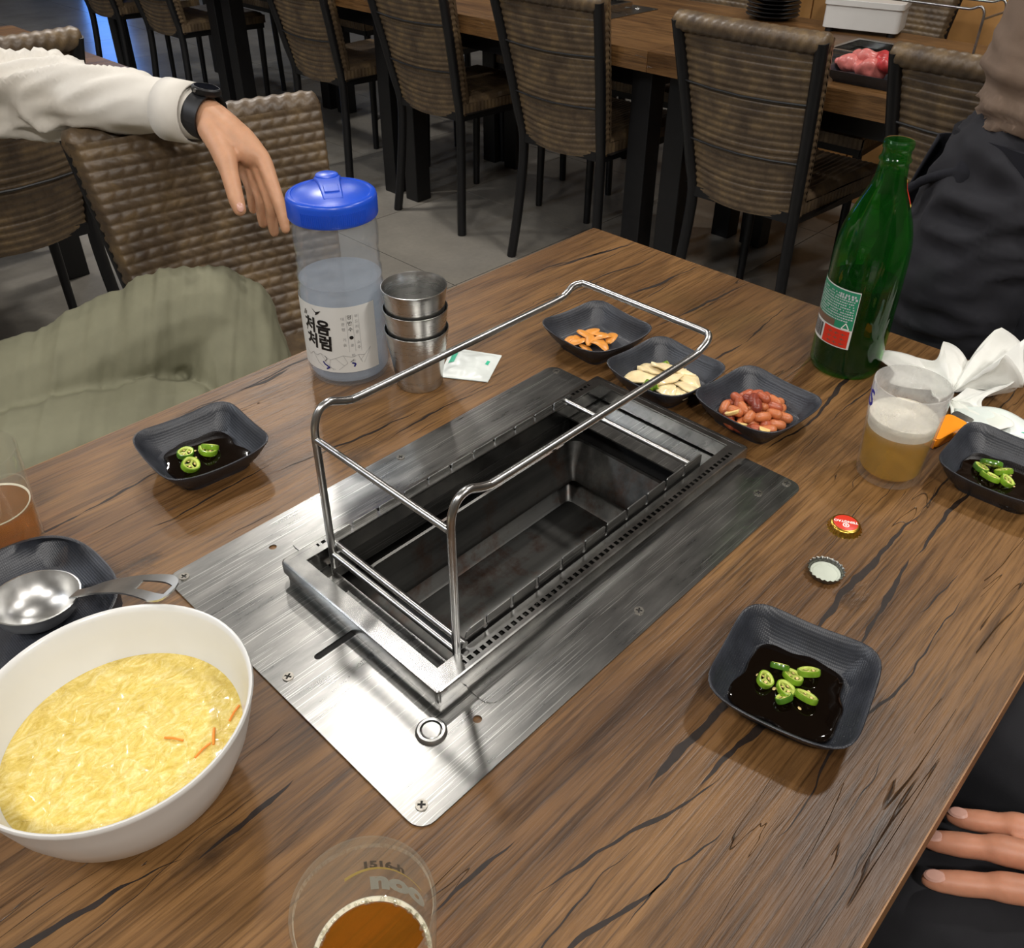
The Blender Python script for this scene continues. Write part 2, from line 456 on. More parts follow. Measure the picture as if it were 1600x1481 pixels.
def mistfac(t):
    sep = t.new('ShaderNodeSeparateXYZ'); t.link(t.obj(), sep.inputs[0])
    f = t.math('MULTIPLY', t.math('SUBTRACT', sep.outputs[2], 0.048), 40.0, True)      # breath and foam film above the beer line
    nz = t.noise(t.obj(), 70, 4)
    return t.math('ADD', t.math('MULTIPLY', f, t.math('MULTIPLY', nz, 0.55)), 0.06)
M['frost'] = clear('misted_glass', (0.97, 0.97, 0.96, 1), (0.85, 0.85, 0.83, 1), 0.2, 0.12, 1.4, mistfac)
M['beer'] = clear('pale_beer', (0.98, 0.80, 0.26, 1), (0.88, 0.60, 0.07, 1), 0.30, 0.03, 1.2)
M['beer2'] = clear('amber_beer', (0.93, 0.58, 0.16, 1), (0.72, 0.38, 0.05, 1), 0.13, 0.02, 1.25)
M['foam'] = plain('beer_foam', rgb(240, 234, 218), 0.7, 0, 0.05, 200, 0.4, 900, Subsurface_Weight=0.3, Subsurface_Radius=(0.01, 0.01, 0.008))
M['green_glass'] = clear('green_bottle_glass', (0.42, 0.82, 0.38, 1), (0.05, 0.34, 0.06, 1), 0.07, 0.03, 1.5)
M['green_beer'] = clear('beer_in_bottle', (0.12, 0.18, 0.03, 1), (0.012, 0.026, 0.006, 1), 0.75, 0.03, 1.2)
M['lab_green'] = plain('green_label', rgb(42, 134, 100), 0.45, 0, 0.06)
M['lab_brown'] = plain('brown_label_band', rgb(112, 88, 72), 0.45)
M['red'] = plain('red_print', rgb(206, 52, 34), 0.4)
M['gold'] = plain('gold_cap', rgb(200, 160, 70), 0.28, 1.0, 0.1)
M['capin'] = plain('cap_liner', rgb(186, 192, 178), 0.45)
M['capsteel'] = plain('cap_steel', rgb(130, 130, 124), 0.35, 1.0)
M['printwhite'] = plain('white_print', rgb(240, 236, 230), 0.5)
M['yellow'] = plain('yellow_print', rgb(226, 200, 96), 0.5)
M['greyprint'] = plain('pale_grey_print', rgb(186, 194, 196), 0.5)
M['blueprint'] = plain('blue_print', rgb(44, 48, 150), 0.5)
def soup():
    t = NT('egg_soup_broth')
    n1 = t.noise(t.mapping((70, 110, 70), rot=(0, 0, 0.5)), 1, 6, 0.66, 2.2); n2 = t.noise(t.obj(), 190, 4, 0.65, 2.5)
    c = t.ramp(n1, [(0.32, rgb(204, 178, 84)), (0.5, rgb(222, 201, 116)), (0.68, rgb(236, 223, 160))])
    c = t.mix(0.35, c, t.ramp(n2, [(0.35, rgb(214, 190, 110)), (0.65, rgb(255, 250, 226))]), 'MULTIPLY')
    t.set(Base_Color=c, Roughness=0.22, Normal=t.bump(n1, 0.3, 0.002), Subsurface_Weight=0.15, Subsurface_Radius=(0.01, 0.008, 0.003), Coat_Weight=0.4, Coat_Roughness=0.08)
    return t.m
M['soup'] = soup()
M['egg'] = plain('egg_ribbon', rgb(234, 215, 130), 0.35, 0, 0.1, 120, Coat_Weight=0.3)
M['carrot'] = plain('carrot_shred', rgb(232, 140, 50), 0.4)
def wicker():
    t = NT('woven_brown_strap')
    n1 = t.noise(t.mapping((20, 20, 20)), 1, 4, 0.6); n2 = t.noise(t.obj(), 260, 2)
    c = t.ramp(n1, [(0.3, rgb(78, 64, 50)), (0.52, rgb(104, 87, 66)), (0.72, rgb(130, 108, 76))])
    c = t.mix(0.3, c, t.ramp(n2, [(0.3, rgb(170, 165, 160)), (0.7, rgb(255, 255, 255))]), 'MULTIPLY')
    t.set(Base_Color=c, Roughness=0.42)
    return t.m
M['wicker'] = wicker()
M['skin'] = plain('skin', rgb(206, 156, 122), 0.48, 0, 0.06, 60, 0.15, 700, Subsurface_Weight=0.2, Subsurface_Radius=(0.012, 0.005, 0.003))
M['skin2'] = plain('skin_rosy', rgb(204, 142, 112), 0.48, 0, 0.08, 60, 0.15, 700, Subsurface_Weight=0.2, Subsurface_Radius=(0.012, 0.005, 0.003))
M['nail'] = plain('fingernail', rgb(216, 168, 152), 0.25)
M['shirt'] = plain('white_shirt_cotton', rgb(220, 215, 205), 0.75, 0, 0.03, 30, 0.1, 900)
M['olive'] = plain('sage_green_trousers', rgb(124, 123, 101), 0.8, 0, 0.05, 40, 0.15, 900)
M['blackcloth'] = plain('black_cloth', rgb(24, 24, 29), 0.85, 0, 0.12, 40, 0.15, 900)
M['apron'] = plain('navy_apron', rgb(17, 18, 28), 0.85, 0, 0.12, 40)
M['charcoal'] = plain('charcoal_trousers', rgb(34, 34, 40), 0.85, 0, 0.12, 40, 0.15, 900)
M['sweater'] = plain('brown_jersey', rgb(128, 108, 92), 0.8, 0, 0.06, 40, 0.2, 900)
M['hair'] = plain('dark_hair', rgb(22, 18, 16), 0.45)
M['rubber'] = plain('black_rubber', rgb(24, 24, 26), 0.5)
M['watchglass'] = plain('watch_glass', rgb(8, 8, 10), 0.08)
M['meat'] = plain('raw_meat', rgb(190, 66, 68), 0.3, 0, 0.3, 70, Subsurface_Weight=0.2, Subsurface_Radius=(0.01, 0.004, 0.003))
M['fat'] = plain('meat_fat', rgb(216, 124, 118), 0.3, 0, 0.15, 70)

# ================================================================ room shell
def floormat(dark=False):
    t = NT('grey_floor_tile')
    geo = t.new('ShaderNodeNewGeometry')
    n1 = t.noise(t.mapping((3, 3, 3), geo.outputs['Position']), 1, 5, 0.6); n2 = t.noise(t.mapping((60, 60, 60), geo.outputs['Position']), 1, 2)
    c = t.ramp(n1, [(0.3, rgb(122, 118, 111)), (0.7, rgb(148, 143, 133))])
    c = t.mix(0.15, c, t.ramp(n2, [(0.3, rgb(190, 190, 190)), (0.7, rgb(255, 255, 255))]), 'MULTIPLY')
    t.set(Base_Color=c, Roughness=0.27, Normal=t.bump(n2, 0.05, 0.0006))
    return t.m
M['tile'] = floormat()
M['grout'] = plain('floor_grout', rgb(70, 68, 64), 0.9)
M['wall'] = plain('dark_plaster', rgb(124, 116, 106), 0.8, 0, 0.06, 4)
M['ceil'] = plain('ceiling_paint', rgb(170, 168, 165), 0.9, 0, 0.04, 3)
M['panel'] = plain('honey_wood_panel', rgb(196, 146, 88), 0.45, 0, 0.12, 12)
X0, X1, Y0, Y1 = -2.4, 5.6, -2.6, 9.2
fl = MB().box(X0, X1, Y0, Y1, -0.06, -0.004).build('floor', M['grout'], smooth=False); tag(fl, kind='structure')
TS, GAP = 0.63, 0.003
tile_me = MB().box(GAP / 2, TS - GAP / 2, GAP / 2, TS - GAP / 2, -0.004, 0.0).mesh('floor_tile', M['tile'], False)
for i in range(-3, 8):
    for j in range(-3, 15):
        x, y = 0.50 + i * TS, 0.06 + j * TS
        if x < X0 or x + TS > X1 or y < Y0 or y + TS > Y1: continue
        o = bpy.data.objects.new('floor_tile', tile_me); COL.objects.link(o); o.location = (x, y, 0); o.parent = fl
def wallbox(name, *b):
    o = MB().box(*b).build(name, M['wall'], smooth=False); return tag(o, kind='structure')
wallbox('wall_left', X0 - 0.1, X0, Y0, Y1, 0, CEIL); wallbox('wall_right', X1, X1 + 0.1, Y0, Y1, 0, CEIL)
wallbox('wall_near', X0, X1, Y0 - 0.1, Y0, 0, CEIL); wallbox('wall_far', X0, X1, Y1, Y1 + 0.1, 0, CEIL)
ce = MB().box(X0, X1, Y0, Y1, CEIL, CEIL + 0.1).build('ceiling', M['ceil'], smooth=False); tag(ce, kind='structure')
# lamp housings: the fitting around each ceiling lamp, the added fill ones included
M['lampwhite'] = plain('lamp_trim_white', rgb(230, 230, 226), 0.4)
for i, (x, y, p, c, s) in enumerate(LAMPS):
    r = s / 2
    t = thing('ceiling_downlight', (x, y, CEIL), ['round white recessed downlight in the ceiling'][0], 'lamp', 'recessed ceiling downlights')
    MB().lathe([(r + 0.012, -0.001), (r + 0.022, -0.004), (r + 0.022, -0.026), (r + 0.012, -0.03), (r + 0.006, -0.026), (r + 0.006, -0.001)], 28).build('trim_ring', M['lampwhite'], t)
    MB().lathe([(0, -0.006), (r + 0.004, -0.006), (r + 0.004, -0.016)], 28).build('reflector', M['rod'], t)

# ================================================================ tables
TX0, TX1, TY0, TY1 = -0.183, 1.017, 0.0225, 0.8017
def make_table(mat, label, loc=(0, 0, 0), rz=0.0, group=None, hole=True):
    """built around its own middle, long side on x"""
    hx, hy = 0.6, 0.3896
    t = thing('dining_table', loc, label, 'table', group, rz)
    loops = [rrect(-hx + 0.001, hx - 0.001, -hy + 0.001, hy - 0.001, 0.002, 2)]
    if hole: loops.append(list(reversed(rrect(-0.165, 0.235, -0.105, 0.105, 0.004, 2))))
    top = MB().prism(loops, T - 0.055, T).build('table_top', mat, t, angle=30)
    top.location = (0, 0, 0)
    e = MB()
    e.prism([rrect(-hx, hx, -hy, hy, 0.003, 2), list(reversed(rrect(-hx + 0.001, hx - 0.001, -hy + 0.001, hy - 0.001, 0.002, 2)))], T - 0.0545, T - 0.0004)
    e.build('edge_strip', M['wood_edge'] if hole == 1 else mat, t)
    for sx in (-1, 1):
        for sy in (-1, 1):
            x, y = sx * (hx - 0.065), sy * (hy - 0.11)
            MB().box(x - 0.035, x + 0.035, y - 0.035, y + 0.035, 0.0, T - 0.055).build('leg', M['blackmetal'], t, False, bevel=0.003)
    ap = MB()
    for sy in (-1, 1): ap.box(-hx + 0.1, hx - 0.1, sy * (hy - 0.11) - 0.012, sy * (hy - 0.11) + 0.012, T - 0.125, T - 0.055)
    for sx in (-1, 1): ap.box(sx * (hx - 0.065) - 0.012, sx * (hx - 0.065) + 0.012, -hy + 0.145, hy - 0.145, T - 0.125, T - 0.055)
    ap.build('apron_rail', M['blackmetal'], t, False)
    return t
TC = ((TX0 + TX1) / 2, (TY0 + TY1) / 2, 0.0)
main_table = make_table(M['wood'], 'rustic brown wooden table with dark cracks and a built-in grill, nearest', TC)
# the wood pattern is laid out in room coordinates: shift the top's own origin to the room's
for ch in main_table.children:
    if ch.name.startswith('table_top'):
        for v in ch.data.vertices: v.co = v.co + Vector(TC)
        ch.location = -Vector(TC)
# dark cracks of the old boards: thin jagged tapering slivers along the grain
random.seed(77); ck = MB()
extra = []
for _ in range(70):
    x = random.uniform(TX0, TX1 - 0.1); y = random.uniform(TY0 + 0.01, TY1 - 0.01); L = random.uniform(0.03, 0.16)
    extra.append((x, y, min(TX1 - 0.005, x + L), y + random.uniform(-0.006, 0.006), random.uniform(0.0003, 0.0009)))
for (x0, y0, x1, y1, wd) in CRACKS + extra:
    n_ = max(10, int((x1 - x0) / 0.004)); up = []; dn = []
    sd_ = random.uniform(0, 50); x1 = min(x1, TX1 - 0.003)
    for i in range(n_ + 1):
        q = i / n_; x = x0 + (x1 - x0) * q
        y = y0 + (y1 - y0) * q + 0.010 * noise.noise(Vector((x * 11, sd_, 0))) + 0.0022 * noise.noise(Vector((x * 60, sd_, 3)))
        ww = wd * (1 - abs(2 * q - 1) ** 2.2) * max(0.12, 0.75 + 0.9 * noise.noise(Vector((x * 26, sd_, 7))) + 0.35 * noise.noise(Vector((x * 120, sd_, 9))))
        up.append((x, y + ww, 0.0)); dn.append((x, y - ww, 0.0))
    vs_ = [p for pr in zip(up, dn) for p in pr]
    vs_ = [(p[0] - TC[0], p[1] - TC[1], T + 0.00012) for p in vs_]
    if any(0.178 < p[0] + TC[0] < 0.664 and 0.246 < p[1] + TC[1] < 0.573 for p in vs_): continue
    if any(p[1] + TC[1] < TY0 + 0.002 or p[1] + TC[1] > TY1 - 0.002 or p[0] + TC[0] < TX0 + 0.002 for p in vs_): continue
    ck.add(vs_, [(2 * i, 2 * i + 1, 2 * i + 3, 2 * i + 2) for i in range(n_)])
tag(ck.build('wood_cracks', M['crack'], main_table, False), kind='stuff')
TAB2 = [(2.48, 0.90), (2.48, 2.10), (2.48, 3.30), (2.48, 4.50)]
LB2 = ['brown wooden table holding the tray of raw meat, in the row of chairs behind', 'brown wooden table behind the middle chairs, joined to the one with raw meat',
       'brown wooden table farther along the row behind, its square black leg in view', 'farthest brown wooden table of the row behind, in the dark']
far_tables = []
for (x, y), lb in zip(TAB2, LB2): far_tables.append(make_table(M['wood2'], lb, (x, y, 0), PI / 2, 'tables in the row behind', hole=2))
make_table(M['wood2'], 'dark brown table behind the white sleeve, with a bluish sheen', (0.40, 2.62, 0), 0.0, 'tables behind the seated person', hole=2)
make_table(M['wood2'], 'far table at the top left with black legs', (0.55, 5.0, 0), 0.0, 'tables behind the seated person', hole=2)

# ================================================================ grill set into the table (drawn round its own middle)
GC = Vector((0.4215, 0.4095, T))
def gl(x, y, z=0.0): return (x - GC.x, y - GC.y, z)
def gpt(l): return [(p[0] - GC.x, p[1] - GC.y) for p in l]
def screw_mesh():
    m_ = MB(); m_.cur = 0
    r = 0.0041
    arm, hw = 0.0026, 0.0007
    cross = [(arm, -hw), (arm, hw), (hw, hw), (hw, arm), (-hw, arm), (-hw, hw), (-arm, hw), (-arm, -hw), (-hw, -hw), (-hw, -arm), (hw, -arm), (hw, -hw)]
    m_.prism([circle(0, 0, r, 20), list(reversed(cross))], 0.0002, 0.0011, False)
    m_.cur = 1; m_.prism([circle(0, 0, r * 0.9, 12)], 0.0, 0.0004, False)
    return m_.mesh('screw', [M['rust'], M['screwdark']])
SCREW = screw_mesh()
def notch_rail(x0, x1, zt, zb, notches, round_left=True):
    """upright strip in the x-z plane with keyhole notches in its upper edge"""
    p = [(x0, zb), (x1, zb), (x1, zt - 0.002), (x1 - 0.002, zt)]
    for nx in sorted(notches, reverse=True):
        w_, d_, r_ = 0.0014, 0.0075, 0.0024
        p += [(nx + w_ + 0.001, zt), (nx + w_, zt - 0.001), (nx + w_, zt - d_)]
        for a in (40, 0, -45, -90, -135, 180, 140):
            p.append((nx + r_ * math.cos(math.radians(a)), zt - d_ - r_ * 0.8 + r_ * math.sin(math.radians(a))))
        p += [(nx - w_, zt - d_), (nx - w_, zt - 0.001), (nx - w_ - 0.001, zt)]
    p += [(x0 + 0.006, zt), (x0 + 0.002, zt - 0.002), (x0, zt - 0.006)]
    return p
def make_grill(loc, rz, label, full=True, group=None):
    g = thing('table_grill', loc, label, 'grill', group, rz)
    # base plate with its openings
    outer = rrect(0.1822, 0.6608, 0.2505, 0.5692, 0.012, 6)
    hole = rrect(0.2845, 0.5925, 0.3260, 0.4935, 0.003, 2)
    slot = rrect(0.2180, 0.2600, 0.4078, 0.4138, 0.0028, 4)
    loops = [gpt(outer), gpt(list(reversed(hole))), gpt(list(reversed(slot))), gpt(list(reversed(circle(0.2649, 0.5371, 0.0033)))), gpt(list(reversed(circle(0.2647, 0.2855, 0.0033))))]
    MB().prism(loops, 0.0005, 0.0018).build('base_plate', M['plate'], g, angle=30)
    MB().box(-0.206, -0.158, -0.004, 0.008, 0.0001, 0.0004).build('slot_backing', M['gap'], g, False)  # dark sheet added under the slot to stand for its shade
    # two slim cover strips beside the frame
    for (ya, yb) in ((0.2853, 0.3165), (0.5010, 0.5330)):
        MB().prism([gpt(rrect(0.2775, 0.6290, ya, yb, 0.010, 5))], 0.0018, 0.0027).build('cover_strip', M['plate'], g, angle=30)
    for (x, y) in ((0.1940, 0.5585), (0.1945, 0.4108), (0.1949, 0.2645), (0.4244, 0.2661), (0.4240, 0.5575), (0.6527, 0.2640), (0.6530, 0.5570), (0.6210, 0.2760)):
        o = bpy.data.objects.new('screw', SCREW); COL.objects.link(o); o.parent = g; o.location = gl(x, y, 0.0016); o.rotation_euler = (0, 0, x * 40 + y * 9)
    b = MB().lathe([(0.0112, 0.0016), (0.0108, 0.0034), (0.0096, 0.0046), (0.0078, 0.0046), (0.0074, 0.0034), (0.0074, 0.0018)], 32).build('power_button', M['rod'], g)
    b.location = gl(0.2355, 0.3008)
    MB().lathe([(0.0068, 0.0016), (0.0068, 0.0038), (0.0062, 0.0043), (0, 0.0043)], 32).build('button_cap', M['rod'], b)
    # raised frame: mitred ring swept round the rectangle
    fx0, fx1, fy0, fy1 = 0.2495, 0.6530, 0.3085, 0.4985
    def ring(prof, name, mat):
        rings = []
        for (off, z) in prof:
            rings.append([gl(x, y, z) for x, y in rrect(fx0 + off, fx1 - off, fy0 + off, fy1 - off, max(0.0035 - off, 0.0006), 4)])
        rings.append(rings[0])
        return MB().loft(rings).build(name, mat, g, angle=28, recalc=True)
    ring([(0.0010, 0.0095), (0.0, 0.0103), (0.0, 0.0200), (0.0005, 0.0215), (0.0016, 0.0222), (0.0052, 0.0222), (0.0052, 0.0205), (0.0040, 0.0190), (0.0030, 0.0095)], 'frame_rim', M['frame'])
    ring([(0.0050, 0.0018), (0.0050, 0.0120), (0.0032, 0.0120), (0.0032, 0.0018)], 'frame_skirt', M['frame'])
    # top bands of the frame: plain at the two ends, perforated along the sides
    e = MB(); ix0, ix1, iy0, iy1 = 0.2645, 0.6410, 0.3255, 0.4835
    e.box(*[a - c for a, c in zip((fx0 + 0.0045, ix0), (GC.x,) * 2)], *[a - c for a, c in zip((fy0 + 0.0045, fy1 - 0.0045), (GC.y,) * 2)], 0.0200, 0.0221)
    e.box(ix0 - 0.0012 - GC.x, ix0 - GC.x, iy0 - GC.y, iy1 - GC.y, 0.008, 0.0205)
    e.build('end_band', M['frame'], g, False)
    e = MB(); e.box(ix1 - GC.x, fx1 - 0.0045 - GC.x, fy0 + 0.0045 - GC.y, fy1 - 0.0045 - GC.y, 0.0200, 0.0221)
    e.box(ix1 - GC.x, ix1 + 0.0012 - GC.x, iy0 - GC.y, iy1 - GC.y, 0.004, 0.0205)
    e.build('end_band', M['frame'], g, False)
    for (ya, yb, yc, yd) in ((fy0 + 0.0045, 0.3135, 0.3178, iy0), (fy1 - 0.0045, 0.4938, 0.4898, iy1)):
        s_ = MB()
        lo, hi = min(ya, yb), max(ya, yb); s_.box(ix0 - GC.x, ix1 - GC.x, lo - GC.y, hi - GC.y, 0.0200, 0.0221)
        lo2, hi2 = min(yc, yd), max(yc, yd); s_.box(ix0 - GC.x, ix1 - GC.x, lo2 - GC.y, hi2 - GC.y, 0.0200, 0.0221)
        n_ = 58
        for i in range(n_ + 1):
            x = ix0 + (ix1 - ix0) * i / n_
            wd = 0.0013 if 2 < i < n_ - 1 else 0.0033
            s_.box(max(x - wd, ix0) - GC.x, min(x + wd, ix1) - GC.x, min(yb, yc) - GC.y, max(yb, yc) - GC.y, 0.0196, 0.0221)
        ysk = iy0 if ya < 0.4 else iy1
        s_.box(ix0 - GC.x, ix1 - GC.x, min(ysk, ysk - 0.0012 if ya < 0.4 else ysk + 0.0012) - GC.y, max(ysk, ysk - 0.0012 if ya < 0.4 else ysk + 0.0012) - GC.y, 0.004, 0.0205)
        s_.build('perforated_band', M['frame'], g, False)
    if not full:
        MB().box(-0.13, 0.165, -0.08, 0.08, -0.03, -0.02).build('fire_tray', M['sooty'], g, False); return g
    # notched skewer rails
    nn = [0.315 + i * 0.0284 for i in range(10)]
    for (y, zt, zb) in ((0.3285, 0.0335, 0.0040), (0.4895, 0.0265, -0.022)):
        p = notch_rail(0.2945, 0.5985, zt, zb, nn)
        r_ = MB().prism([[(a, b_) for a, b_ in p]], -0.0006, 0.0006)
        r_.v = [(x - GC.x, y - GC.y + z, yy) for x, yy, z in r_.v]
        r_.build('notched_rail', M['rail'], g, False)
    MB().tube([gl(0.5895, 0.3292, 0.0225), gl(0.5895, 0.4890, 0.0225)], 0.0030, 12).build('end_rod', M['rod'], g)
    MB().tube([gl(0.2950, 0.3292, 0.0190), gl(0.2950, 0.4890, 0.0190)], 0.0028, 12).build('end_rod', M['rod'], g)
    # outer well
    wl = MB()
    wr = lambda x0, x1, y0, y1, z: [gl(*p, z) for p in rrect(x0, x1, y0, y1, 0.003, 2)]
    wl.loft([wr(0.2845, 0.5925, 0.3255, 0.4940, 0.0), wr(0.2845, 0.6150, 0.3150, 0.5000, -0.004), wr(0.2845, 0.6150, 0.3150, 0.5000, -0.135)], cap1=True)
    wl.build('grill_well', M['gap'], g, False)
    # fire box: rolled rim, sloping sides open below
    fr = lambda x0, x1, y0, y1, z, r=0.012: [gl(*p, z) for p in rrect(x0, x1, y0, y1, r, 5)]
    fb = MB().loft([fr(0.296, 0.6120, 0.3235, 0.4985, -0.034, 0.004), fr(0.296, 0.6120, 0.3235, 0.4985, -0.033, 0.004), fr(0.3135, 0.6000, 0.336, 0.4830, -0.0245), fr(0.3150, 0.5985, 0.338, 0.4812, -0.0225),
                    fr(0.3170, 0.5960, 0.340, 0.4790, -0.0235), fr(0.3260, 0.5830, 0.350, 0.4700, -0.048, 0.006), fr(0.3300, 0.5780, 0.356, 0.4640, -0.0560, 0.004), fr(0.3310, 0.5770, 0.357, 0.4630, -0.0600, 0.004)])
    fb.build('fire_box', M['sooty'], g, angle=25, recalc=True)
    dp = MB().loft([fr(0.300, 0.5960, 0.330, 0.4860, -0.076, 0.004), fr(0.302, 0.5940, 0.332, 0.4840, -0.075, 0.004), fr(0.3120, 0.5840, 0.342, 0.4740, -0.094, 0.006), fr(0.3140, 0.5820, 0.344, 0.4720, -0.096, 0.006)], cap1=True)
    dp.build('drip_pan', M['pan'], g, angle=25, recalc=True)
    return g
make_grill(GC, 0.0, 'stainless steel charcoal grill plate with notched rails set into nearest table')
def make_rack(loc, rz, label, group=None):
    k = thing('skewer_rack', loc, label, 'rack', group, rz)
    yl, yr, xb, xe, zt = 0.4745, 0.3265, 0.2840, 0.5800, 0.1555
    def side(y):
        return [(xb, y, 0.0085), (xb, y, 0.06), (xb, y, 0.11), (xb, y, 0.140), (xb + 0.0018, y, 0.152), (xb + 0.0070, y, 0.1605), (xb + 0.0155, y, 0.1630), (xb + 0.0245, y, 0.1595), (xb + 0.033, y, 0.1565), (xb + 0.045, y, zt), (0.40, y, zt), (0.50, y, zt), (0.553, y, zt), (0.566, y, zt + 0.0025), (0.575, y, zt + 0.007)]
    s1 = side(yl); s2 = side(yr)
    path = s1 + [(0.5810, yl - 0.0035, zt + 0.0090), (0.5835, yl - 0.010, zt + 0.0095), (0.5835, 0.43, zt + 0.0095), (0.5835, 0.37, zt + 0.0095), (0.5835, yr + 0.010, zt + 0.0095), (0.5810, yr + 0.0035, zt + 0.0090)] + list(reversed(s2))
    P = catmull([gl(*p) for p in path], 5)
    MB().tube(P, 0.0031, 12).build('wire_loop', M['rod'], k)
    MB().tube([gl(xb, yl, 0.137), gl(xb, yr, 0.137)], 0.0027, 12).build('cross_bar', M['rod'], k)
    MB().tube([gl(xb, yl, 0.0225), gl(xb, yr, 0.0225)], 0.0027, 12).build('lower_bar', M['rod'], k)
    MB().tube([gl(xb + 0.006, yl + 0.003, 0.0270), gl(xb + 0.006, yr - 0.003, 0.0270)], 0.0027, 12).build('lower_bar', M['rod'], k)
    for y in (yl, yr): MB().box(xb - 0.003 - GC.x, xb + 0.012 - GC.x, y - 0.001 - GC.y, y + 0.001 - GC.y, 0.0018, 0.02).build('foot_tab', M['rail'], k, False)
    return k
make_rack(GC, 0.0, 'bent steel wire skewer rack standing over the nearest grill')
make_grill((2.48, 0.90, T), PI / 2, 'steel grill plate in the table with raw meat', False, 'grills in the row behind')
make_grill((2.48, 2.10, T), PI / 2, 'steel grill plate in the table behind the middle chairs', False, 'grills in the row behind')
make_rack((2.48, 0.90, T), PI / 2, 'steel wire rack standing over the grill beside raw meat')

# ================================================================ woven dining chairs, facing +y, origin on the floor
def backline(z):                       # how far back the leaning back is at height z
    q = max(0.0, (z - 0.40)) / 0.45
    return -0.205 - 0.105 * q ** 1.15
def halfw(z):
    q = max(0.0, min(1.0, (z - 0.40) / 0.45)); return 0.163 + 0.042 * q
def weave_front(u, v):                 # slanted herringbone straps, u/v in metres
    p = 0.0165; row = math.floor(v / p); q = v / p - row
    s = 1 if row % 2 else -1
    w_ = 0.024; k = (u + s * q * 0.011 + (0.012 if row % 2 else 0)) / w_; k -= math.floor(k)
    return 0.0034 * (math.sin(PI * q) ** 0.6) * (0.25 + 0.75 * math.sin(PI * k) ** 0.5)
def weave_rib(u, v):                   # rounded ribs with a rope twist
    p = 0.0175; q = v / p - math.floor(v / p)
    k = (u + q * 0.008) / 0.013; k -= math.floor(k)
    return 0.0066 * (math.sin(PI * q) ** 0.7) * (0.72 + 0.28 * math.sin(PI * k))
def make_chair(fine):
    c = thing('woven_chair', (0, 0, 0), 'x', 'chair')
    n_ = 150 if fine else 84
    nv = 190 if fine else 120
    def front(a, b):
        z = 0.43 + 0.405 * b; h = halfw(z) + 0.014; u = (a * 2 - 1) * h
        edge = min(1.0, (1 - abs(a * 2 - 1)) / 0.06); rnd = (1 - (1 - edge) ** 2) * 0.022 - 0.022
        sag = 0.018 * (1 - (a * 2 - 1) ** 2) * math.sin(PI * min(1, b * 1.1))
        return (u, backline(z) + 0.044 + rnd - sag + weave_front(u, z), z)
    f_ = MB(); f_.grid(front, n_, nv)
    f_.build('backrest_front', M['wicker'], c, angle=180)
    def rear(a, b):
        z = 0.40 + 0.435 * b; h = halfw(z) - 0.010; u = (a * 2 - 1) * h
        bulge = 0.016 * (1 - (a * 2 - 1) ** 2)
        zz = z - 0.016 * (1 - (a * 2 - 1) ** 2) * (1 - b)
        return (-u, backline(z) + 0.002 - bulge - weave_rib(u, z), zz)
    MB().grid(rear, n_, nv).build('backrest_rear', M['wicker'], c, angle=180)
    for sx in (-1, 1):
        sd = MB().grid(lambda a, b, sx=sx: (sx * (halfw(0.40 + 0.435 * b) + 0.013 + 0.002 * math.sin(b * 160)), backline(0.40 + 0.435 * b) + 0.004 + 0.020 * (a if sx > 0 else 1 - a), 0.40 + 0.435 * b), 2, 90)
        sd.build('backrest_edge', M['wicker'], c, angle=180)
    # rolled top: sweep with a braided relief
    R_ = []; K = 90
    for i in range(K + 1):
        a = i / K * 2 - 1; x = a * (halfw(0.85) + 0.016); e = math.sqrt(max(0.0, 1 - max(0, (abs(a) - 0.93) / 0.07) ** 2)) if abs(a) < 1 else 0.05
        ring = []
        for j in range(20):
            t_ = 2 * PI * j / 20
            r_ = 0.0255 * max(e, 0.1) + 0.0016 * math.sin(i * 1.2 + j * 1.25)
            ring.append((x, backline(0.85) + 0.014 - 0.012 * (1 - a * a) + r_ * math.cos(t_), 0.8265 + r_ * 0.92 * math.sin(t_)))
        R_.append(ring)
    MB().loft(R_, True, True, True).build('rolled_top', M['wicker'], c, angle=180)
    # seat
    def seat_top(a, b):
        x = (a * 2 - 1) * (0.205 - 0.03 * (1 - b)); y = -0.205 + 0.425 * b
        ed = min(min(a, 1 - a) / 0.07, min(b, 1 - b) / 0.07, 1.0)
        return (x, y, 0.436 + 0.016 * (1 - (1 - ed) ** 2) + 0.7 * weave_rib(y, x + 0.5))
    st = MB().grid(seat_top, 70, 70)
    for sgn in (-1, 1):
        st.grid(lambda a, b, s=sgn: (s * (0.205 - 0.03 * (1 - a)) + s * (0.004 + 0.003 * abs(math.sin(a * 26 * PI))), -0.205 + 0.425 * a, 0.408 + 0.032 * (b if s > 0 else 1 - b)), 90, 3)
    st.grid(lambda a, b: ((1 - a * 2) * 0.205, 0.222 + 0.003 * abs(math.sin(a * 24 * PI)), 0.408 + 0.032 * b), 90, 3)
    st.build('seat', M['wicker'], c, angle=180)
    fr = MB()
    fr.box(-0.17, 0.17, -0.215, -0.19, 0.385, 0.412); fr.box(-0.20, 0.20, 0.19, 0.215, 0.385, 0.412)
    for sx in (-1, 1):
        fr.add([(sx * 0.175, -0.21, 0.385), (sx * 0.205, 0.21, 0.385), (sx * 0.18, 0.21, 0.385), (sx * 0.15, -0.21, 0.385), (sx * 0.175, -0.21, 0.412), (sx * 0.205, 0.21, 0.412), (sx * 0.18, 0.21, 0.412), (sx * 0.15, -0.21, 0.412)],
               [(0, 1, 2, 3), (4, 5, 6, 7), (0, 1, 5, 4), (1, 2, 6, 5), (2, 3, 7, 6), (3, 0, 4, 7)])
    fr.add([(-0.2, -0.2, 0.41), (0.2, -0.2, 0.41), (0.2, 0.2, 0.41), (-0.2, 0.2, 0.41)], [(0, 1, 2, 3)])
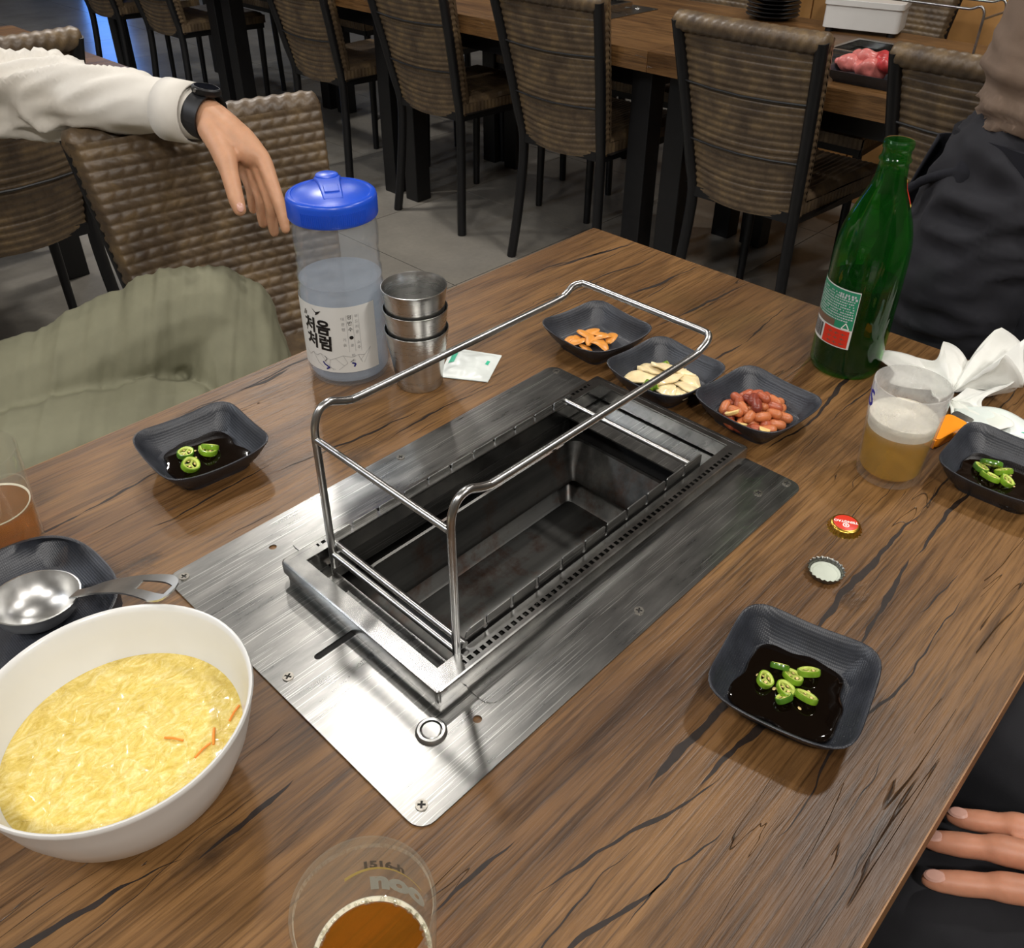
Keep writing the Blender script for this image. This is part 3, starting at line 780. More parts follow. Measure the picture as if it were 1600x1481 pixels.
    fr.build('seat_frame', M['blackmetal'], c, False, recalc=True)
    for sx in (-1, 1):
        pts = [(sx * 0.190, -0.235, 0.0), (sx * 0.178, -0.222, 0.12), (sx * 0.167, -0.208, 0.28), (sx * 0.164, -0.205, 0.40)]
        for z in (0.48, 0.56, 0.64, 0.72, 0.79, 0.832): pts.append((sx * (halfw(z) + 0.001), backline(z) - 0.004, z))
        MB().tube(catmull(pts, 3), 0.0165, 8).build('rear_leg', M['blackmetal'], c, angle=60)
        MB().tube([(sx * 0.186, 0.185, 0.0), (sx * 0.188, 0.196, 0.39)], [0.013, 0.0165], 8).build('front_leg', M['blackmetal'], c, angle=60)
    for z in (0.545, 0.69):
        h = halfw(z)
        MB().tube([(-h, backline(z) - 0.010, z), (-h * 0.5, backline(z) - 0.021, z - 0.004), (0, backline(z) - 0.025, z - 0.006), (h * 0.5, backline(z) - 0.021, z - 0.004), (h, backline(z) - 0.010, z)], 0.0028, 6).build('back_wire', M['blackmetal'], c)
    return c
chair0 = make_chair(False)
CH = [
    (2.275, 1.135, -90, 'woven brown chair in front of the wooden table, right of the middle'),
    (2.300, 1.810, -88, 'woven brown chair whose rear leg is just beyond the table corner'),
    (2.300, 2.420, -90, 'third woven chair from the right, left of the table corner chair'),
    (2.300, 3.080, -90, 'woven chair standing just right of the empty chair with the hand'),
    (2.300, 4.300, -90, 'small distant woven chair above the cuff of the white sleeve'),
    (2.300, 4.920, -90, 'small distant woven chair nearest to the blue glow'),
    (2.300, 0.590, -90, 'woven brown chair behind the standing person in the brown top'),
    (2.96, 0.72, 90, 'woven chair across the table behind the raw meat'),
    (2.93, 1.30, 90, 'woven chair across the table, hidden behind the right middle chair'),
    (2.96, 1.95, 90, 'woven chair across the table behind the corner chair'),
    (2.96, 2.55, 90, 'woven chair across the table, between two chairs, legs in view'),
    (2.96, 3.20, 90, 'woven chair across the dark table, seen under the table'),
    (2.96, 3.80, 90, 'woven chair seat facing this way between the distant chairs'),
    (2.96, 4.60, 90, 'woven chair across the farthest table of the row'),
    (0.625, 2.405, 0, 'woven chair seen from behind below the white sleeve, at left edge'),
    (0.30, 3.30, 180, 'dark chair at the top left corner beyond the dark table'),
    (0.85, 3.32, 180, 'dark chair with black legs at the top left, beside the blue glow'),
    (1.10, 5.72, 180, 'farthest dark chair at the top left of the room'),
]
for i, (x, y, a, lb) in enumerate(CH):
    o = chair0 if i == 0 else copy_tree(chair0)
    o.location = (x, y, 0); o.rotation_euler = (0, 0, math.radians(a)); o.scale = (0.95, 1, 1.035); tag(o, lb, 'chair', 'woven restaurant chairs')
pc = make_chair(True)
pc.location = (0.684, 1.148, 0); pc.rotation_euler = (0, 0, math.radians(180 - 9))
tag(pc, 'empty woven brown chair under the hanging hand, beside the water bottle', 'chair', 'woven restaurant chairs')

# ================================================================ square black dishes
def sq(a, n_, N=64, z=0.0, ph=0.0):
    out = []
    for i in range(N):
        t = 2 * PI * i / N + PI / 4
        c, s = math.cos(t), math.sin(t)
        r = a / (abs(c) ** n_ + abs(s) ** n_) ** (1 / n_)
        out.append((r * c, r * s, z))
    return out
def dish_mesh(a=0.0522, h=0.0275, nr=5.0):
    def lift(ring, amt):           # corners stand a little higher than the sides
        return [(x, y, z + amt * (min(1.0, abs(x * y) / (a * a * 0.70)) ** 2)) for x, y, z in ring]
    f = a / 0.0522
    R = [sq(0.006 * f, 3, z=0.0012), sq(0.0300 * f, 6, z=0.0012), sq(0.0305 * f, 6, z=0.0), sq(0.0330 * f, 6, z=0.0), sq(0.0340 * f, 6, z=0.003), sq(0.0410 * f, 5.5, z=h * 0.42)]
    R += [lift(sq(0.0480 * f, 5, z=h * 0.76), 0.001), lift(sq(a, nr, z=h * 0.95), 0.003), lift(sq(a * 1.004, nr, z=h * 0.985), 0.003), lift(sq(a * 0.992, nr, z=h), 0.003), lift(sq(a * 0.970, nr, z=h * 0.985), 0.003)]
    R += [lift(sq(0.0468 * f, 6, z=h * 0.74), 0.001), sq(0.0412 * f, 7, z=h * 0.46), sq(0.0362 * f, 8, z=0.0066), sq(0.0330 * f, 8, z=0.0046), sq(0.015 * f, 5, z=0.0040), sq(0.004 * f, 3, z=0.0040)]
    return MB().loft(R, True, True, True).mesh('dish', M['dish'], True, 50)
DISH = dish_mesh()
def dish(x, y, rz, label):
    t = bpy.data.objects.new('square_dish', DISH); COL.objects.link(t); t.location = (x, y, T); t.rotation_euler = (0, 0, math.radians(rz))
    return tag(t, label, 'dish', 'small black square dishes')
D_NEAR = (0.433, 0.1385, 12.0); D_LEFT = (0.288, 0.686, -4.5); D_RAD = (0.7295, 0.5625, -7); D_ON = (0.712, 0.4505, -4); D_NUT = (0.7255, 0.3435, -6); D_RIGHT = (0.793, 0.1182, 2)
dish(*D_NEAR, 'black square dish with soy sauce and seven chili slices, nearest')
dish(*D_LEFT, 'black square dish with soy sauce near the green trousers')
dish(*D_RAD, 'black square dish holding orange radish strips')
dish(*D_ON, 'black square dish holding pale pickled onion, middle of three')
dish(*D_NUT, 'black square dish full of red peanuts')
dish(*D_RIGHT, 'black square dish with soy sauce at the right edge beside beer')
def local(d, x, y, z=0.0):
    a = math.radians(d[2]); return (d[0] + x * math.cos(a) - y * math.sin(a), d[1] + x * math.sin(a) + y * math.cos(a), T + z)
def sauce(d, label, seed, r0=0.036, squash=1.0, off=(0, 0), zl=0.0092):
    random.seed(seed); N = 72; ph = [random.uniform(0, 6.28) for _ in range(6)]
    def rad(t):
        c, s = math.cos(t), math.sin(t); r = r0 / (abs(c) ** 5 + abs(s) ** 5) ** 0.2
        return r * (1 + 0.05 * math.sin(3 * t + ph[0]) + 0.035 * math.sin(5 * t + ph[1]) + 0.025 * math.sin(9 * t + ph[2]))
    rings = []
    for k, z in ((0.02, zl), (0.5, zl), (0.9, zl), (0.975, zl - 0.0003), (1.0, zl - 0.0012), (0.99, zl - 0.0035)):
        rings.append([(rad(2 * PI * i / N) * k * math.cos(2 * PI * i / N) + off[0], rad(2 * PI * i / N) * k * squash * math.sin(2 * PI * i / N) + off[1], z) for i in range(N)])
    o = MB().loft(rings, True, True, False).build('soy_sauce', M['soy'], recalc=True)
    o.location = (d[0], d[1], T); o.rotation_euler = (0, 0, math.radians(d[2]))
    return tag(o, label, 'sauce', 'soy sauce pools')
sauce(D_NEAR, 'pool of dark soy sauce in the nearest dish', 3, 0.0355)
sauce(D_LEFT, 'pool of dark soy sauce in the dish by the green trousers', 5, 0.0345)
sauce(D_RIGHT, 'pool of dark soy sauce in the dish at the right edge', 9, 0.0350)
# chili slices: a ring of skin, pale walls inside, a few seeds
def chili_proto(nm, r, h, hollow, mat):
    t = thing('chili_slice', (0, 0, 0), 'x', 'chili slice')
    ov = 1.25
    def el(rad, z): return [(rad * ov * math.cos(2 * PI * i / 24), rad * math.sin(2 * PI * i / 24) * (1 + 0.06 * math.sin(3 * 2 * PI * i / 24)), z) for i in range(24)]
    MB().loft([el(r * 0.86, -h), el(r * 0.97, -h * 0.9), el(r, -h * 0.4), el(r, h * 0.4), el(r * 0.97, h * 0.9), el(r * 0.86, h)]).build('rind', mat, t)
    MB().loft([el(r * 0.86, -h), el(r * 0.72, -h * 0.95), el(r * 0.62, -h * 0.6), el(r * 0.62, h * 0.6), el(r * 0.72, h * 0.95), el(r * 0.86, h)]).build('flesh_wall', M['chili_in'], t)
    if hollow:
        mbx = MB()
        for a in (0.3, 2.4, 4.4): mbx.tube([(0, 0, 0), (r * 0.68 * ov * math.cos(a), r * 0.68 * math.sin(a), 0)], [h * 0.55, h * 0.4], 6)
        mbx.build('membrane', M['chili_in'], t)
        for k, a in enumerate((1.3, 3.4, 5.4)):
            s = MB().lathe([(0, -0.0006), (0.0010, -0.0003), (0.0011, 0.0002), (0, 0.0006)], 8).build('seed', M['seed'], t)
            s.location = (r * 0.4 * ov * math.cos(a), r * 0.4 * math.sin(a), h * 0.5); s.rotation_euler = (0.4, 0.3, a)
    return t
random.seed(11)
def chili(d, items, what, sc=1.0):
    for (x, y, r, tilt, rz, dark, lb) in items:
        c = chili_proto('c', r * sc, 0.0019 * sc, True, M['chili_dark'] if dark else M['chili'])
        c.location = local(d, x * sc, y * sc, 0.0098 + 0.0012 + abs(math.sin(tilt)) * r * 0.75); c.rotation_euler = (tilt, 0.12, rz)
        tag(c, lb, 'chili slice', what)
# positions are in the dish's own frame (x to the far right, y to the far left)
chili(D_NEAR, [(-0.0035, 0.0165, 0.0058, 0.35, 0.3, 0, 'green chili ring lying farthest left in the nearest dish'), (0.0115, 0.0115, 0.0052, 0.75, 1.9, 1, 'green chili ring tilted at the far side of the nearest dish'),
               (0.0090, 0.0015, 0.0062, 0.25, 1.2, 0, 'bright green shiny chili piece in middle of the nearest dish'), (0.0175, -0.0065, 0.0062, 0.5, 2.2, 0, 'pale torn chili piece farthest right in the nearest dish'),
               (-0.0035, 0.0025, 0.0062, 0.2, 0.8, 0, 'chili ring with yellow seeds in the middle of the nearest dish'), (-0.0035, -0.0110, 0.0064, 0.5, 1.5, 0, 'large chili ring at the right of the nearest dish'),
               (-0.0120, 0.0010, 0.0048, 0.6, 2.7, 1, 'curled dark chili ring nearest to the camera in the nearest dish')], 'chili slices in the nearest dish', 1.08)
chili(D_LEFT, [(-0.010, 0.0100, 0.0056, 0.2, 0.4, 1, 'small chili ring at the left of the dish by green trousers'), (0.0035, 0.0015, 0.0068, 0.3, 1.4, 0, 'big bright chili ring in the dish by green trousers'),
               (0.0065, 0.0035, 0.0056, 0.6, 2.0, 0, 'chili ring leaning on the big one by green trousers'), (-0.0140, -0.0075, 0.0064, 0.5, 0.6, 0, 'chili ring at near edge of the dish by green trousers')], 'chili slices in the left dish', 1.3)
chili(D_RIGHT, [(0.0080, 0.0105, 0.0066, 0.8, 1.8, 1, 'large upright chili ring in the dish at the right edge'), (-0.0005, 0.0150, 0.0056, 0.3, 0.7, 1, 'dark chili ring behind the upright one at right edge'), (-0.0075, 0.0060, 0.0066, 0.35, 1.1, 0, 'broad chili ring lying nearest in the right edge dish'),
                (0.0055, 0.0005, 0.0056, 0.5, 2.4, 0, 'pale yellow chili piece in the dish at the right edge'), (-0.0045, -0.0050, 0.0056, 0.4, 0.2, 0, 'seedy chili ring farthest right in the right edge dish')], 'chili slices in the right dish', 1.25)
# loose seeds floating on the sauce
SEED = MB().lathe([(0, -0.0005), (0.0011, -0.0003), (0.0013, 0.0002), (0.0006, 0.0007), (0, 0.0008)], 9).mesh('chili_seed', M['seed'])
for d, pts, w_ in ((D_NEAR, [(-0.0005, 0.024), (-0.013, -0.0105), (-0.0045, -0.0035), (-0.006, 0.010), (0.004, -0.012), (-0.001, -0.017)], 'nearest dish'), (D_RIGHT, [(0.010, -0.006), (-0.001, -0.012), (-0.006, -0.013), (0.012, -0.003)], 'right edge dish'), (D_LEFT, [(-0.004, 0.013), (-0.008, 0.002), (0.010, -0.002)], 'dish by green trousers')):
    for k, (x, y) in enumerate(pts):
        o = bpy.data.objects.new('chili_seed', SEED); COL.objects.link(o); o.location = local(d, x, y, 0.0100); o.rotation_euler = (0.1, 0.1, k); o.scale = (1.3, 0.9, 0.8)
        tag(o, 'tiny pale chili seed floating on soy sauce in the ' + w_, 'seed', 'loose chili seeds in the ' + w_)

# ---- peanuts
def nut_mesh(nm, mat, half=False):
    P = []
    L = 0.0096
    for i in range(13):
        t = i / 12; z = -L + 2 * L * t
        r = 0.0057 * math.sqrt(max(0, 1 - (2 * t - 1) ** 2)) ** 0.85 * (1 - 0.07 * math.cos(2 * PI * (t - 0.5)) + 0.06 * (t - 0.5))
        P.append((r, z))
    b = MB().lathe(P, 14)
    b.v = [(z, x, y) for x, y, z in b.v]
    if half: b.v = [(x, y, min(z, 0.0004)) for x, y, z in b.v]
    return b.mesh('peanut', mat, True, 50 if half else 180)
NUTS = [nut_mesh('peanut', M['nut']), nut_mesh('peanut', M['nut2']), nut_mesh('peanut', M['nut3'])]
NUTH = nut_mesh('peanut_half', M['nutin'], True)
random.seed(21); placed = []
def nut(x, y, z, rz, tilt, me, label, s=1.0):
    o = bpy.data.objects.new('peanut', me); COL.objects.link(o); o.location = local(D_NUT, x, y, z); o.rotation_euler = (tilt * 0.5, tilt, rz); o.scale = (s, s, s)
    tag(o, label, 'peanut', 'peanuts in the black dish')
n_ = 0
for layer, (cnt, rad, z0) in enumerate(((26, 0.0345, 0.0102), (15, 0.0265, 0.0182), (3, 0.011, 0.0255))):
    here = []; tries = 0
    while len(here) < cnt and tries < 4000:
        tries += 1
        a = random.uniform(0, 2 * PI); r = rad * math.sqrt(random.random()); x, y = r * math.cos(a) - 0.002, r * math.sin(a) * 0.9 - 0.001
        if any((x - q) ** 2 + (y - w_) ** 2 < 0.0098 ** 2 for q, w_ in here): continue
        here.append((x, y)); n_ += 1
        nut(x, y, z0 + random.uniform(0, 0.0012), random.uniform(0, PI), random.uniform(-0.25, 0.25), NUTS[random.choice((0, 0, 0, 1, 1, 2))], 'reddish brown roasted peanut in the black dish', random.uniform(0.92, 1.08))
nut(-0.0235, -0.0285, 0.0155, 0.5, 0.3, NUTH, 'split peanut half showing pale flesh, rightmost in the dish', 1.05)
nut(-0.0300, 0.0090, 0.0205, 2.0, 0.5, NUTH, 'split pale peanut half at the near left of the peanuts', 0.85)
nut(-0.0350, -0.0080, 0.0165, 1.2, 0.4, NUTH, 'small split pale peanut half at the near rim of the dish', 0.75)

# ---- radish strips
random.seed(5)
RAD = [(-0.011, 0.013, 0.2), (0.004, 0.012, 0.9), (0.012, 0.004, 1.8), (-0.004, 0.002, 0.6), (0.006, -0.006, 2.6), (-0.012, -0.003, 1.2), (-0.010, 0.006, 2.9), (0.000, -0.002, 2.1), (0.013, -0.008, 0.4), (-0.006, -0.013, 1.5), (0.004, 0.007, 2.4), (-0.014, 0.016, 0.0), (0.009, 0.013, 2.9), (-0.002, 0.010, 1.4)]
for k, (x, y, a) in enumerate(RAD):
    L = random.uniform(0.023, 0.032); wd = random.uniform(0.0044, 0.0064); cv = random.uniform(-0.5, 0.5); rise = random.uniform(0.0, 0.004)
    R_ = []
    for i in range(9):
        t = i / 8 * 2 - 1; px = L / 2 * t; py = cv * 0.008 * t * t; pz = rise * (1 - t * t); ww = wd * (1 - 0.55 * abs(t) ** 3); hh = 0.0017 * (1 - 0.5 * abs(t) ** 3)
        tw = 0.6 * t * cv
        R_.append([(px, py + ww * math.cos(q) * math.cos(tw), pz + hh * math.sin(q) + ww * math.cos(q) * math.sin(tw)) for q in [2 * PI * j / 10 for j in range(10)]])
    o = MB().loft(R_, True, True, True).build('radish_strip', M['radish']); o.location = local(D_RAD, x * 1.35 - 0.004, y * 1.35 - 0.002, 0.0072 + 0.0019 * (k % 5)); o.rotation_euler = (0, 0, a)
    tag(o, 'curled orange seasoned radish strip in the black dish', 'radish strip', 'orange radish strips')

# ---- pickled onion pieces
random.seed(8)
ON = [(0.009, 0.016, 0.014, 2.3, 0.15, 'long onion petal farthest left in the dish'), (0.014, 0.001, 0.020, 1.9, 0.25, 'browned onion petal on top at the far side'), (-0.006, 0.017, 0.012, 2.6, -0.1, 'wide pale onion petal at the near left'),
      (0.016, -0.014, 0.016, 1.2, 0.1, 'white onion petal at the far right'), (0.004, -0.004, 0.018, 2.9, 0.2, 'glossy onion petal in the middle of the dish'), (-0.012, -0.012, 0.014, 0.9, -0.2, 'big cream onion petal at the near right'),
      (0.006, -0.022, 0.015, 1.0, 0.2, 'pointed yellowish onion petal at the right'), (-0.004, -0.022, 0.012, 0.7, 0.1, 'small onion petal tucked at the right end')]
for k, (x, y, z, rz, tl, lb) in enumerate(ON):
    L = random.uniform(0.042, 0.056); W_ = random.uniform(0.020, 0.027); cu = random.uniform(0.35, 0.7); th = 0.0014
    def pet(a, b, top, L=L, W_=W_, cu=cu):
        t = a * 2 - 1; ww = W_ / 2 * (1 - abs(t) ** 1.7) ** 0.8 * (1 + 0.25 * t) + 0.0008; q = (b * 2 - 1)
        return (L / 2 * t, ww * q, 0.0045 * cu * (1 - t * t) - 0.004 * cu * q * q + 0.0006 * math.sin(8 * t + q * 3) + (th if top else 0))
    mbx = MB(); nu, nv = 16, 8
    mbx.grid(lambda a, b: pet(a, b, True), nu, nv); mbx.grid(lambda a, b: pet(1 - a, b, False), nu, nv)
    ed = [(a / nu, 0) for a in range(nu + 1)] + [(1, b / nv) for b in range(1, nv + 1)] + [(a / nu, 1) for a in range(nu - 1, -1, -1)] + [(0, b / nv) for b in range(nv - 1, 0, -1)]
    mbx.loft([[pet(a, b, False) for a, b in ed], [pet(a, b, True) for a, b in ed]])
    o = mbx.build('onion_petal', M['onion'], recalc=True, angle=60); o.location = local(D_ON, x * 1.15, y * 1.2, z - 0.003); o.rotation_euler = (tl, -0.1 + 0.05 * k, rz)
    tag(o, lb, 'onion', 'pickled onion petals')
for (x, y, z, r, rz, tl, lb) in ((0.020, 0.015, 0.013, 0.0060, 0.5, 1.0, 'green chili chunk at the far side of the onion dish'), (-0.022, 0.002, 0.012, 0.0062, 1.2, 0.8, 'seedy green chili ring at the near side of the onion dish'), (-0.018, -0.003, 0.013, 0.0060, 0.3, 1.1, 'smooth green chili chunk beside the near onion petal')):
    c = chili_proto('c', r, 0.0040, True, M['chili']); c.location = local(D_ON, x, y, z); c.rotation_euler = (tl, 0.2, rz); tag(c, lb, 'chili slice', 'chili pieces among the onion')

# ================================================================ round dark plate and ladle
PL = dish_mesh(0.072, 0.026, 2.6)
o = bpy.data.objects.new('round_plate', PL); COL.objects.link(o); o.location = (0.078, 0.597, T); tag(o, 'large rounded black plate under the ladle at the left edge', 'plate')
t = thing('soup_ladle', (0.092, 0.590, T), 'shiny steel ladle lying on the black plate with its handle over the bowl', 'ladle')
lr = 0.0315
prof = [(0.0, 0.006), (0.010, 0.0066), (0.020, 0.0100), (0.027, 0.0165), (0.0305, 0.0245), (lr, 0.0285), (lr + 0.0006, 0.0292), (lr - 0.0006, 0.0294), (0.0292, 0.0250), (0.0258, 0.0175), (0.019, 0.0112), (0.0095, 0.0078), (0, 0.0072)]
bw = MB().lathe(prof, 44).build('ladle_bowl', M['spoon'], t); bw.rotation_euler = (0.0, 0.10, 0.3)
# flat handle with an eye at its end
hp = [Vector((0.024, -0.019, 0.0300)), Vector((0.030, -0.030, 0.036)), Vector((0.036, -0.050, 0.050)), Vector((0.044, -0.080, 0.068)), Vector((0.049, -0.100, 0.078)), Vector((0.053, -0.118, 0.0855)), Vector((0.056, -0.134, 0.0905))]
hc = catmull(hp, 6); sd = Vector((0.93, 0.36, 0.0)).normalized()
hm = MB(); n_ = len(hc)
def hw(i):
    q = i / (n_ - 1)
    return 0.0045 if q < 0.15 else 0.0045 + (q - 0.15) * 0.012 if q < 0.85 else (0.0129 * math.sqrt(max(0.02, 1 - ((q - 0.85) / 0.155) ** 2)))
for s0, s1, rng in ((-1, 1, range(0, int(n_ * 0.66))), (-1, -0.42, range(int(n_ * 0.66) - 1, n_ - 2)), (0.42, 1, range(int(n_ * 0.66) - 1, n_ - 2)), (-1, 1, range(n_ - 3, n_))):
    R_ = []
    for i in rng:
        w_ = hw(i); c = hc[i]; up = Vector((0, 0, 0.0008))
        a, b = c + sd * w_ * s0, c + sd * w_ * s1
        R_.append([a - up, b - up, b + up, a + up])
    hm.loft(R_, True, True, True)
hm.build('handle', M['spoon'], t, angle=40, recalc=True)

# ================================================================ soup bowl
bx, by = 0.079, 0.4045
prof = [(0.0, 0.003), (0.034, 0.003), (0.035, 0.0), (0.040, 0.0), (0.0415, 0.003), (0.054, 0.013), (0.0655, 0.029), (0.0735, 0.048), (0.0785, 0.066), (0.0812, 0.0785), (0.0822, 0.0815), (0.0815, 0.0832), (0.0800, 0.0828), (0.0785, 0.0790), (0.0755, 0.065), (0.0705, 0.048), (0.0625, 0.030), (0.051, 0.0155), (0.036, 0.0075), (0.0, 0.0065)]
o = MB().lathe(prof, 72).build('soup_bowl', M['white'], angle=60); o.location = (bx, by, T); tag(o, 'big white bowl of yellow egg soup', 'bowl')
t = thing('egg_drop_soup', (bx, by, T), 'yellow egg drop soup filling the white bowl', 'soup')
sz = 0.0475; sr = 0.0702
def srf(a, b):
    r = a * sr; th = 2 * PI * b; x, y = r * math.cos(th), r * math.sin(th)
    n1 = noise.noise(Vector((x * 55, y * 55, 0.3))); n2 = noise.noise(Vector((x * 140, y * 140, 2.3)))
    return (x, y, sz + (0.0016 * n1 + 0.0008 * n2) * min(1, (1 - a) * 8))
mbx = MB().grid(srf, 60, 140); mbx.lathe([(sr, sz), (0.0670, 0.0395), (0.060, 0.0275)], 72)
mbx.build('broth', M['soup'], t, angle=180, recalc=True)
random.seed(3); eg = MB()
for k in range(90):
    a = random.uniform(0, 2 * PI); r = 0.064 * math.sqrt(random.random()); cx, cy = r * math.cos(a), r * math.sin(a)
    d0 = random.uniform(0, PI) if random.random() < 0.4 else random.gauss(0.55, 0.5); L = random.uniform(0.010, 0.030); cv = random.uniform(-60, 60); wd = random.uniform(0.0012, 0.0045)
    pts = []; x, y, dd = cx, cy, d0
    for i in range(7):
        if x * x + y * y > 0.0670 ** 2: break
        zz = sz + 0.0016 * noise.noise(Vector((x * 55, y * 55, 0.3))) + 0.0008 * noise.noise(Vector((x * 140, y * 140, 2.3)))
        pts.append((x, y, zz, dd)); x += math.cos(dd) * L / 6; y += math.sin(dd) * L / 6; dd += cv * L / 6
    if len(pts) < 4: continue
    R_ = []
    for i, (x, y, z, dd) in enumerate(pts):
        w_ = wd * (0.35 + 0.65 * math.sin(PI * i / (len(pts) - 1))); nx, ny = -math.sin(dd), math.cos(dd)
        R_.append([(x + nx * w_, y + ny * w_, z - 0.0006), (x + nx * w_ * 0.5, y + ny * w_ * 0.5, z + 0.0002), (x - nx * w_ * 0.5, y - ny * w_ * 0.5, z + 0.0002), (x - nx * w_, y - ny * w_, z - 0.0004)])
    eg.loft(R_, False)
tag(eg.build('egg_ribbons', M['soup'], t, angle=180, recalc=True), kind='stuff')
for k, (x, y, a) in enumerate(((0.058, -0.030, 0.5), (0.030, -0.040, 0.2), (0.040, -0.036, 1.0), (0.022, -0.020, 2.2))):
    MB().tube([(x - 0.006 * math.cos(a), y - 0.006 * math.sin(a), sz + 0.0005), (x, y, sz + 0.0016), (x + 0.006 * math.cos(a), y + 0.006 * math.sin(a), sz + 0.0008)], 0.0008, 6).build('carrot_shred', M['carrot'], t)

# ================================================================ water bottle
WB = (0.496, 0.731)
AV = math.atan2(-WB[1], -WB[0])
t = thing('water_bottle', (*WB, T), 'clear plastic water bottle with blue flip lid and white label', 'bottle')
outer = [(0.0, 0.006), (0.030, 0.004), (0.036, 0.0), (0.0415, 0.0012), (0.0447, 0.006), (0.0455, 0.014), (0.0458, 0.095), (0.0452, 0.108), (0.0440, 0.112), (0.0448, 0.118), (0.0447, 0.124), (0.0430, 0.128), (0.0436, 0.134), (0.0438, 0.140), (0.0424, 0.145), (0.0438, 0.152), (0.0442, 0.162), (0.0440, 0.170), (0.0425, 0.178), (0.0418, 0.186), (0.0418, 0.200)]
inner = [(0.0403, 0.200), (0.0403, 0.186), (0.0411, 0.178)] + [(r - 0.0014, z) for r, z in reversed(outer[5:18])] + [(0.0425, 0.0085), (0.038, 0.0060), (0.0, 0.0080)]
MB().lathe(outer + inner, 64).build('bottle_body', M['pet'], t, angle=60)
wl = 0.117
wp = [(0.0, 0.0078), (0.038, 0.0058), (0.0426, 0.0083), (0.0443, 0.014), (0.0446, 0.095), (0.0440, 0.108), (0.0429, 0.112), (0.0436, wl), (0.0, wl)]
MB().lathe(wp, 64).build('water', M['water'], t, angle=60)
def patch(R, a0, a1, z0, z1, mat, name, par, n=24):
    return MB().grid(lambda u, v: ((R(z0 + (z1 - z0) * v) if callable(R) else R) * math.cos(a0 + (a1 - a0) * u), (R(z0 + (z1 - z0) * v) if callable(R) else R) * math.sin(a0 + (a1 - a0) * u), z0 + (z1 - z0) * v), n, 8).build(name, mat, par, angle=180)
RL = 0.0461
lab = patch(RL, AV - math.radians(100), AV + math.radians(42), 0.0215, 0.1000, M['label'], 'bottle_label', t)
def put_text(body, size, R, a, z, mat, par, name='printed_text', shear=0.0, bold=0.0, rot=0.0, vert=False):
    vs, fs = text_tris(body, size, shear=shear, bold=bold, maxedge=0.003)
    if rot: vs = [(x * math.cos(rot) - y * math.sin(rot), x * math.sin(rot) + y * math.cos(rot), 0) for x, y, *_ in vs]
    return MB().add(wrap(vs, R, a, z), fs).build(name, mat, par, False)
aT = AV - math.radians(42)
put_text('처음', 0.0185, RL + 0.0003, aT, 0.0745, M['ink'], lab, bold=0.0007, rot=-0.06)
put_text('처럼', 0.0185, RL + 0.0003, aT + 0.02, 0.0560, M['ink'], lab, bold=0.0007, rot=-0.06)
def strokes(lines, R, a, z, mat, par, name, w_):
    mbx = MB()
    for ln in lines:
        ww = ln[2] if len(ln) > 2 and not isinstance(ln[2], tuple) else w_
        pts = [p for p in ln if isinstance(p, tuple)]
        for (x0, y0), (x1, y1) in zip(pts[:-1], pts[1:]):
            d = math.hypot(x1 - x0, y1 - y0) or 1; nx, ny = -(y1 - y0) / d * ww, (x1 - x0) / d * ww
            k = max(1, int(d / 0.003)); quad = []
            for i in range(k + 1):
                q = i / k; cx, cy = x0 + (x1 - x0) * q, y0 + (y1 - y0) * q
                quad.append([(cx + nx, cy + ny), (cx - nx, cy - ny)])
            vs = wrap([p for pr in quad for p in pr], R, a, z)
            mbx.add(vs, [(2 * i, 2 * i + 1, 2 * i + 3, 2 * i + 2) for i in range(k)])
    return mbx.build(name, mat, par, False)
# brush ticks and a small bird above the lettering
strokes([[(-0.0135, 0.024), (-0.0165, 0.0175)], [(-0.012, 0.0225), (-0.0135, 0.018)], [(-0.0135, 0.004), (-0.0155, -0.001)]], RL + 0.0003, aT, 0.068, M['ink'], lab, 'brush_mark', 0.00055)
bird = MB().add(wrap([(-0.0075, 0.008), (-0.002, 0.0038), (0.0045, 0.0062), (0.0005, 0.0018), (-0.003, 0.0), (-0.0022, 0.0024)], RL + 0.0003, aT + 0.08, 0.0885), [(0, 1, 5), (1, 2, 3), (1, 3, 5), (3, 4, 5)]).build('bird_mark', M['ink'], lab, False)
for k, (s_, a_, z0, mt, sz_) in enumerate((('대관령 기슭', -4, 0.0865, 'inkgrey', 0.0042), ('암반수', 5, 0.0880, 'ink', 0.0054), ('로 만든', 5.5, 0.0545, 'inkgrey', 0.0042), ('부드러운 소주', 14, 0.0885, 'inkgrey', 0.0042))):
    for i, chh in enumerate(s_):
        if chh != ' ': put_text(chh, sz_, RL + 0.0003, AV + math.radians(a_), z0 - i * (0.0062 if mt == 'inkgrey' else 0.0072), M[mt], lab)
MB().add(wrap(circle(0, 0, 0.0023, 7), RL + 0.0003, AV + math.radians(5.3), 0.0640), [tuple(range(7))]).build('flower_mark', M['ink'], lab, False)
strokes([[(-0.0033, 0.014), (-0.0033, -0.030)], [(0.0033, 0.014), (0.0033, -0.030)], [(0.0098, 0.014), (0.0098, -0.030)]], RL + 0.0003, AV + math.radians(5), 0.077, M['inkgrey'], lab, 'column_rule', 0.00012)
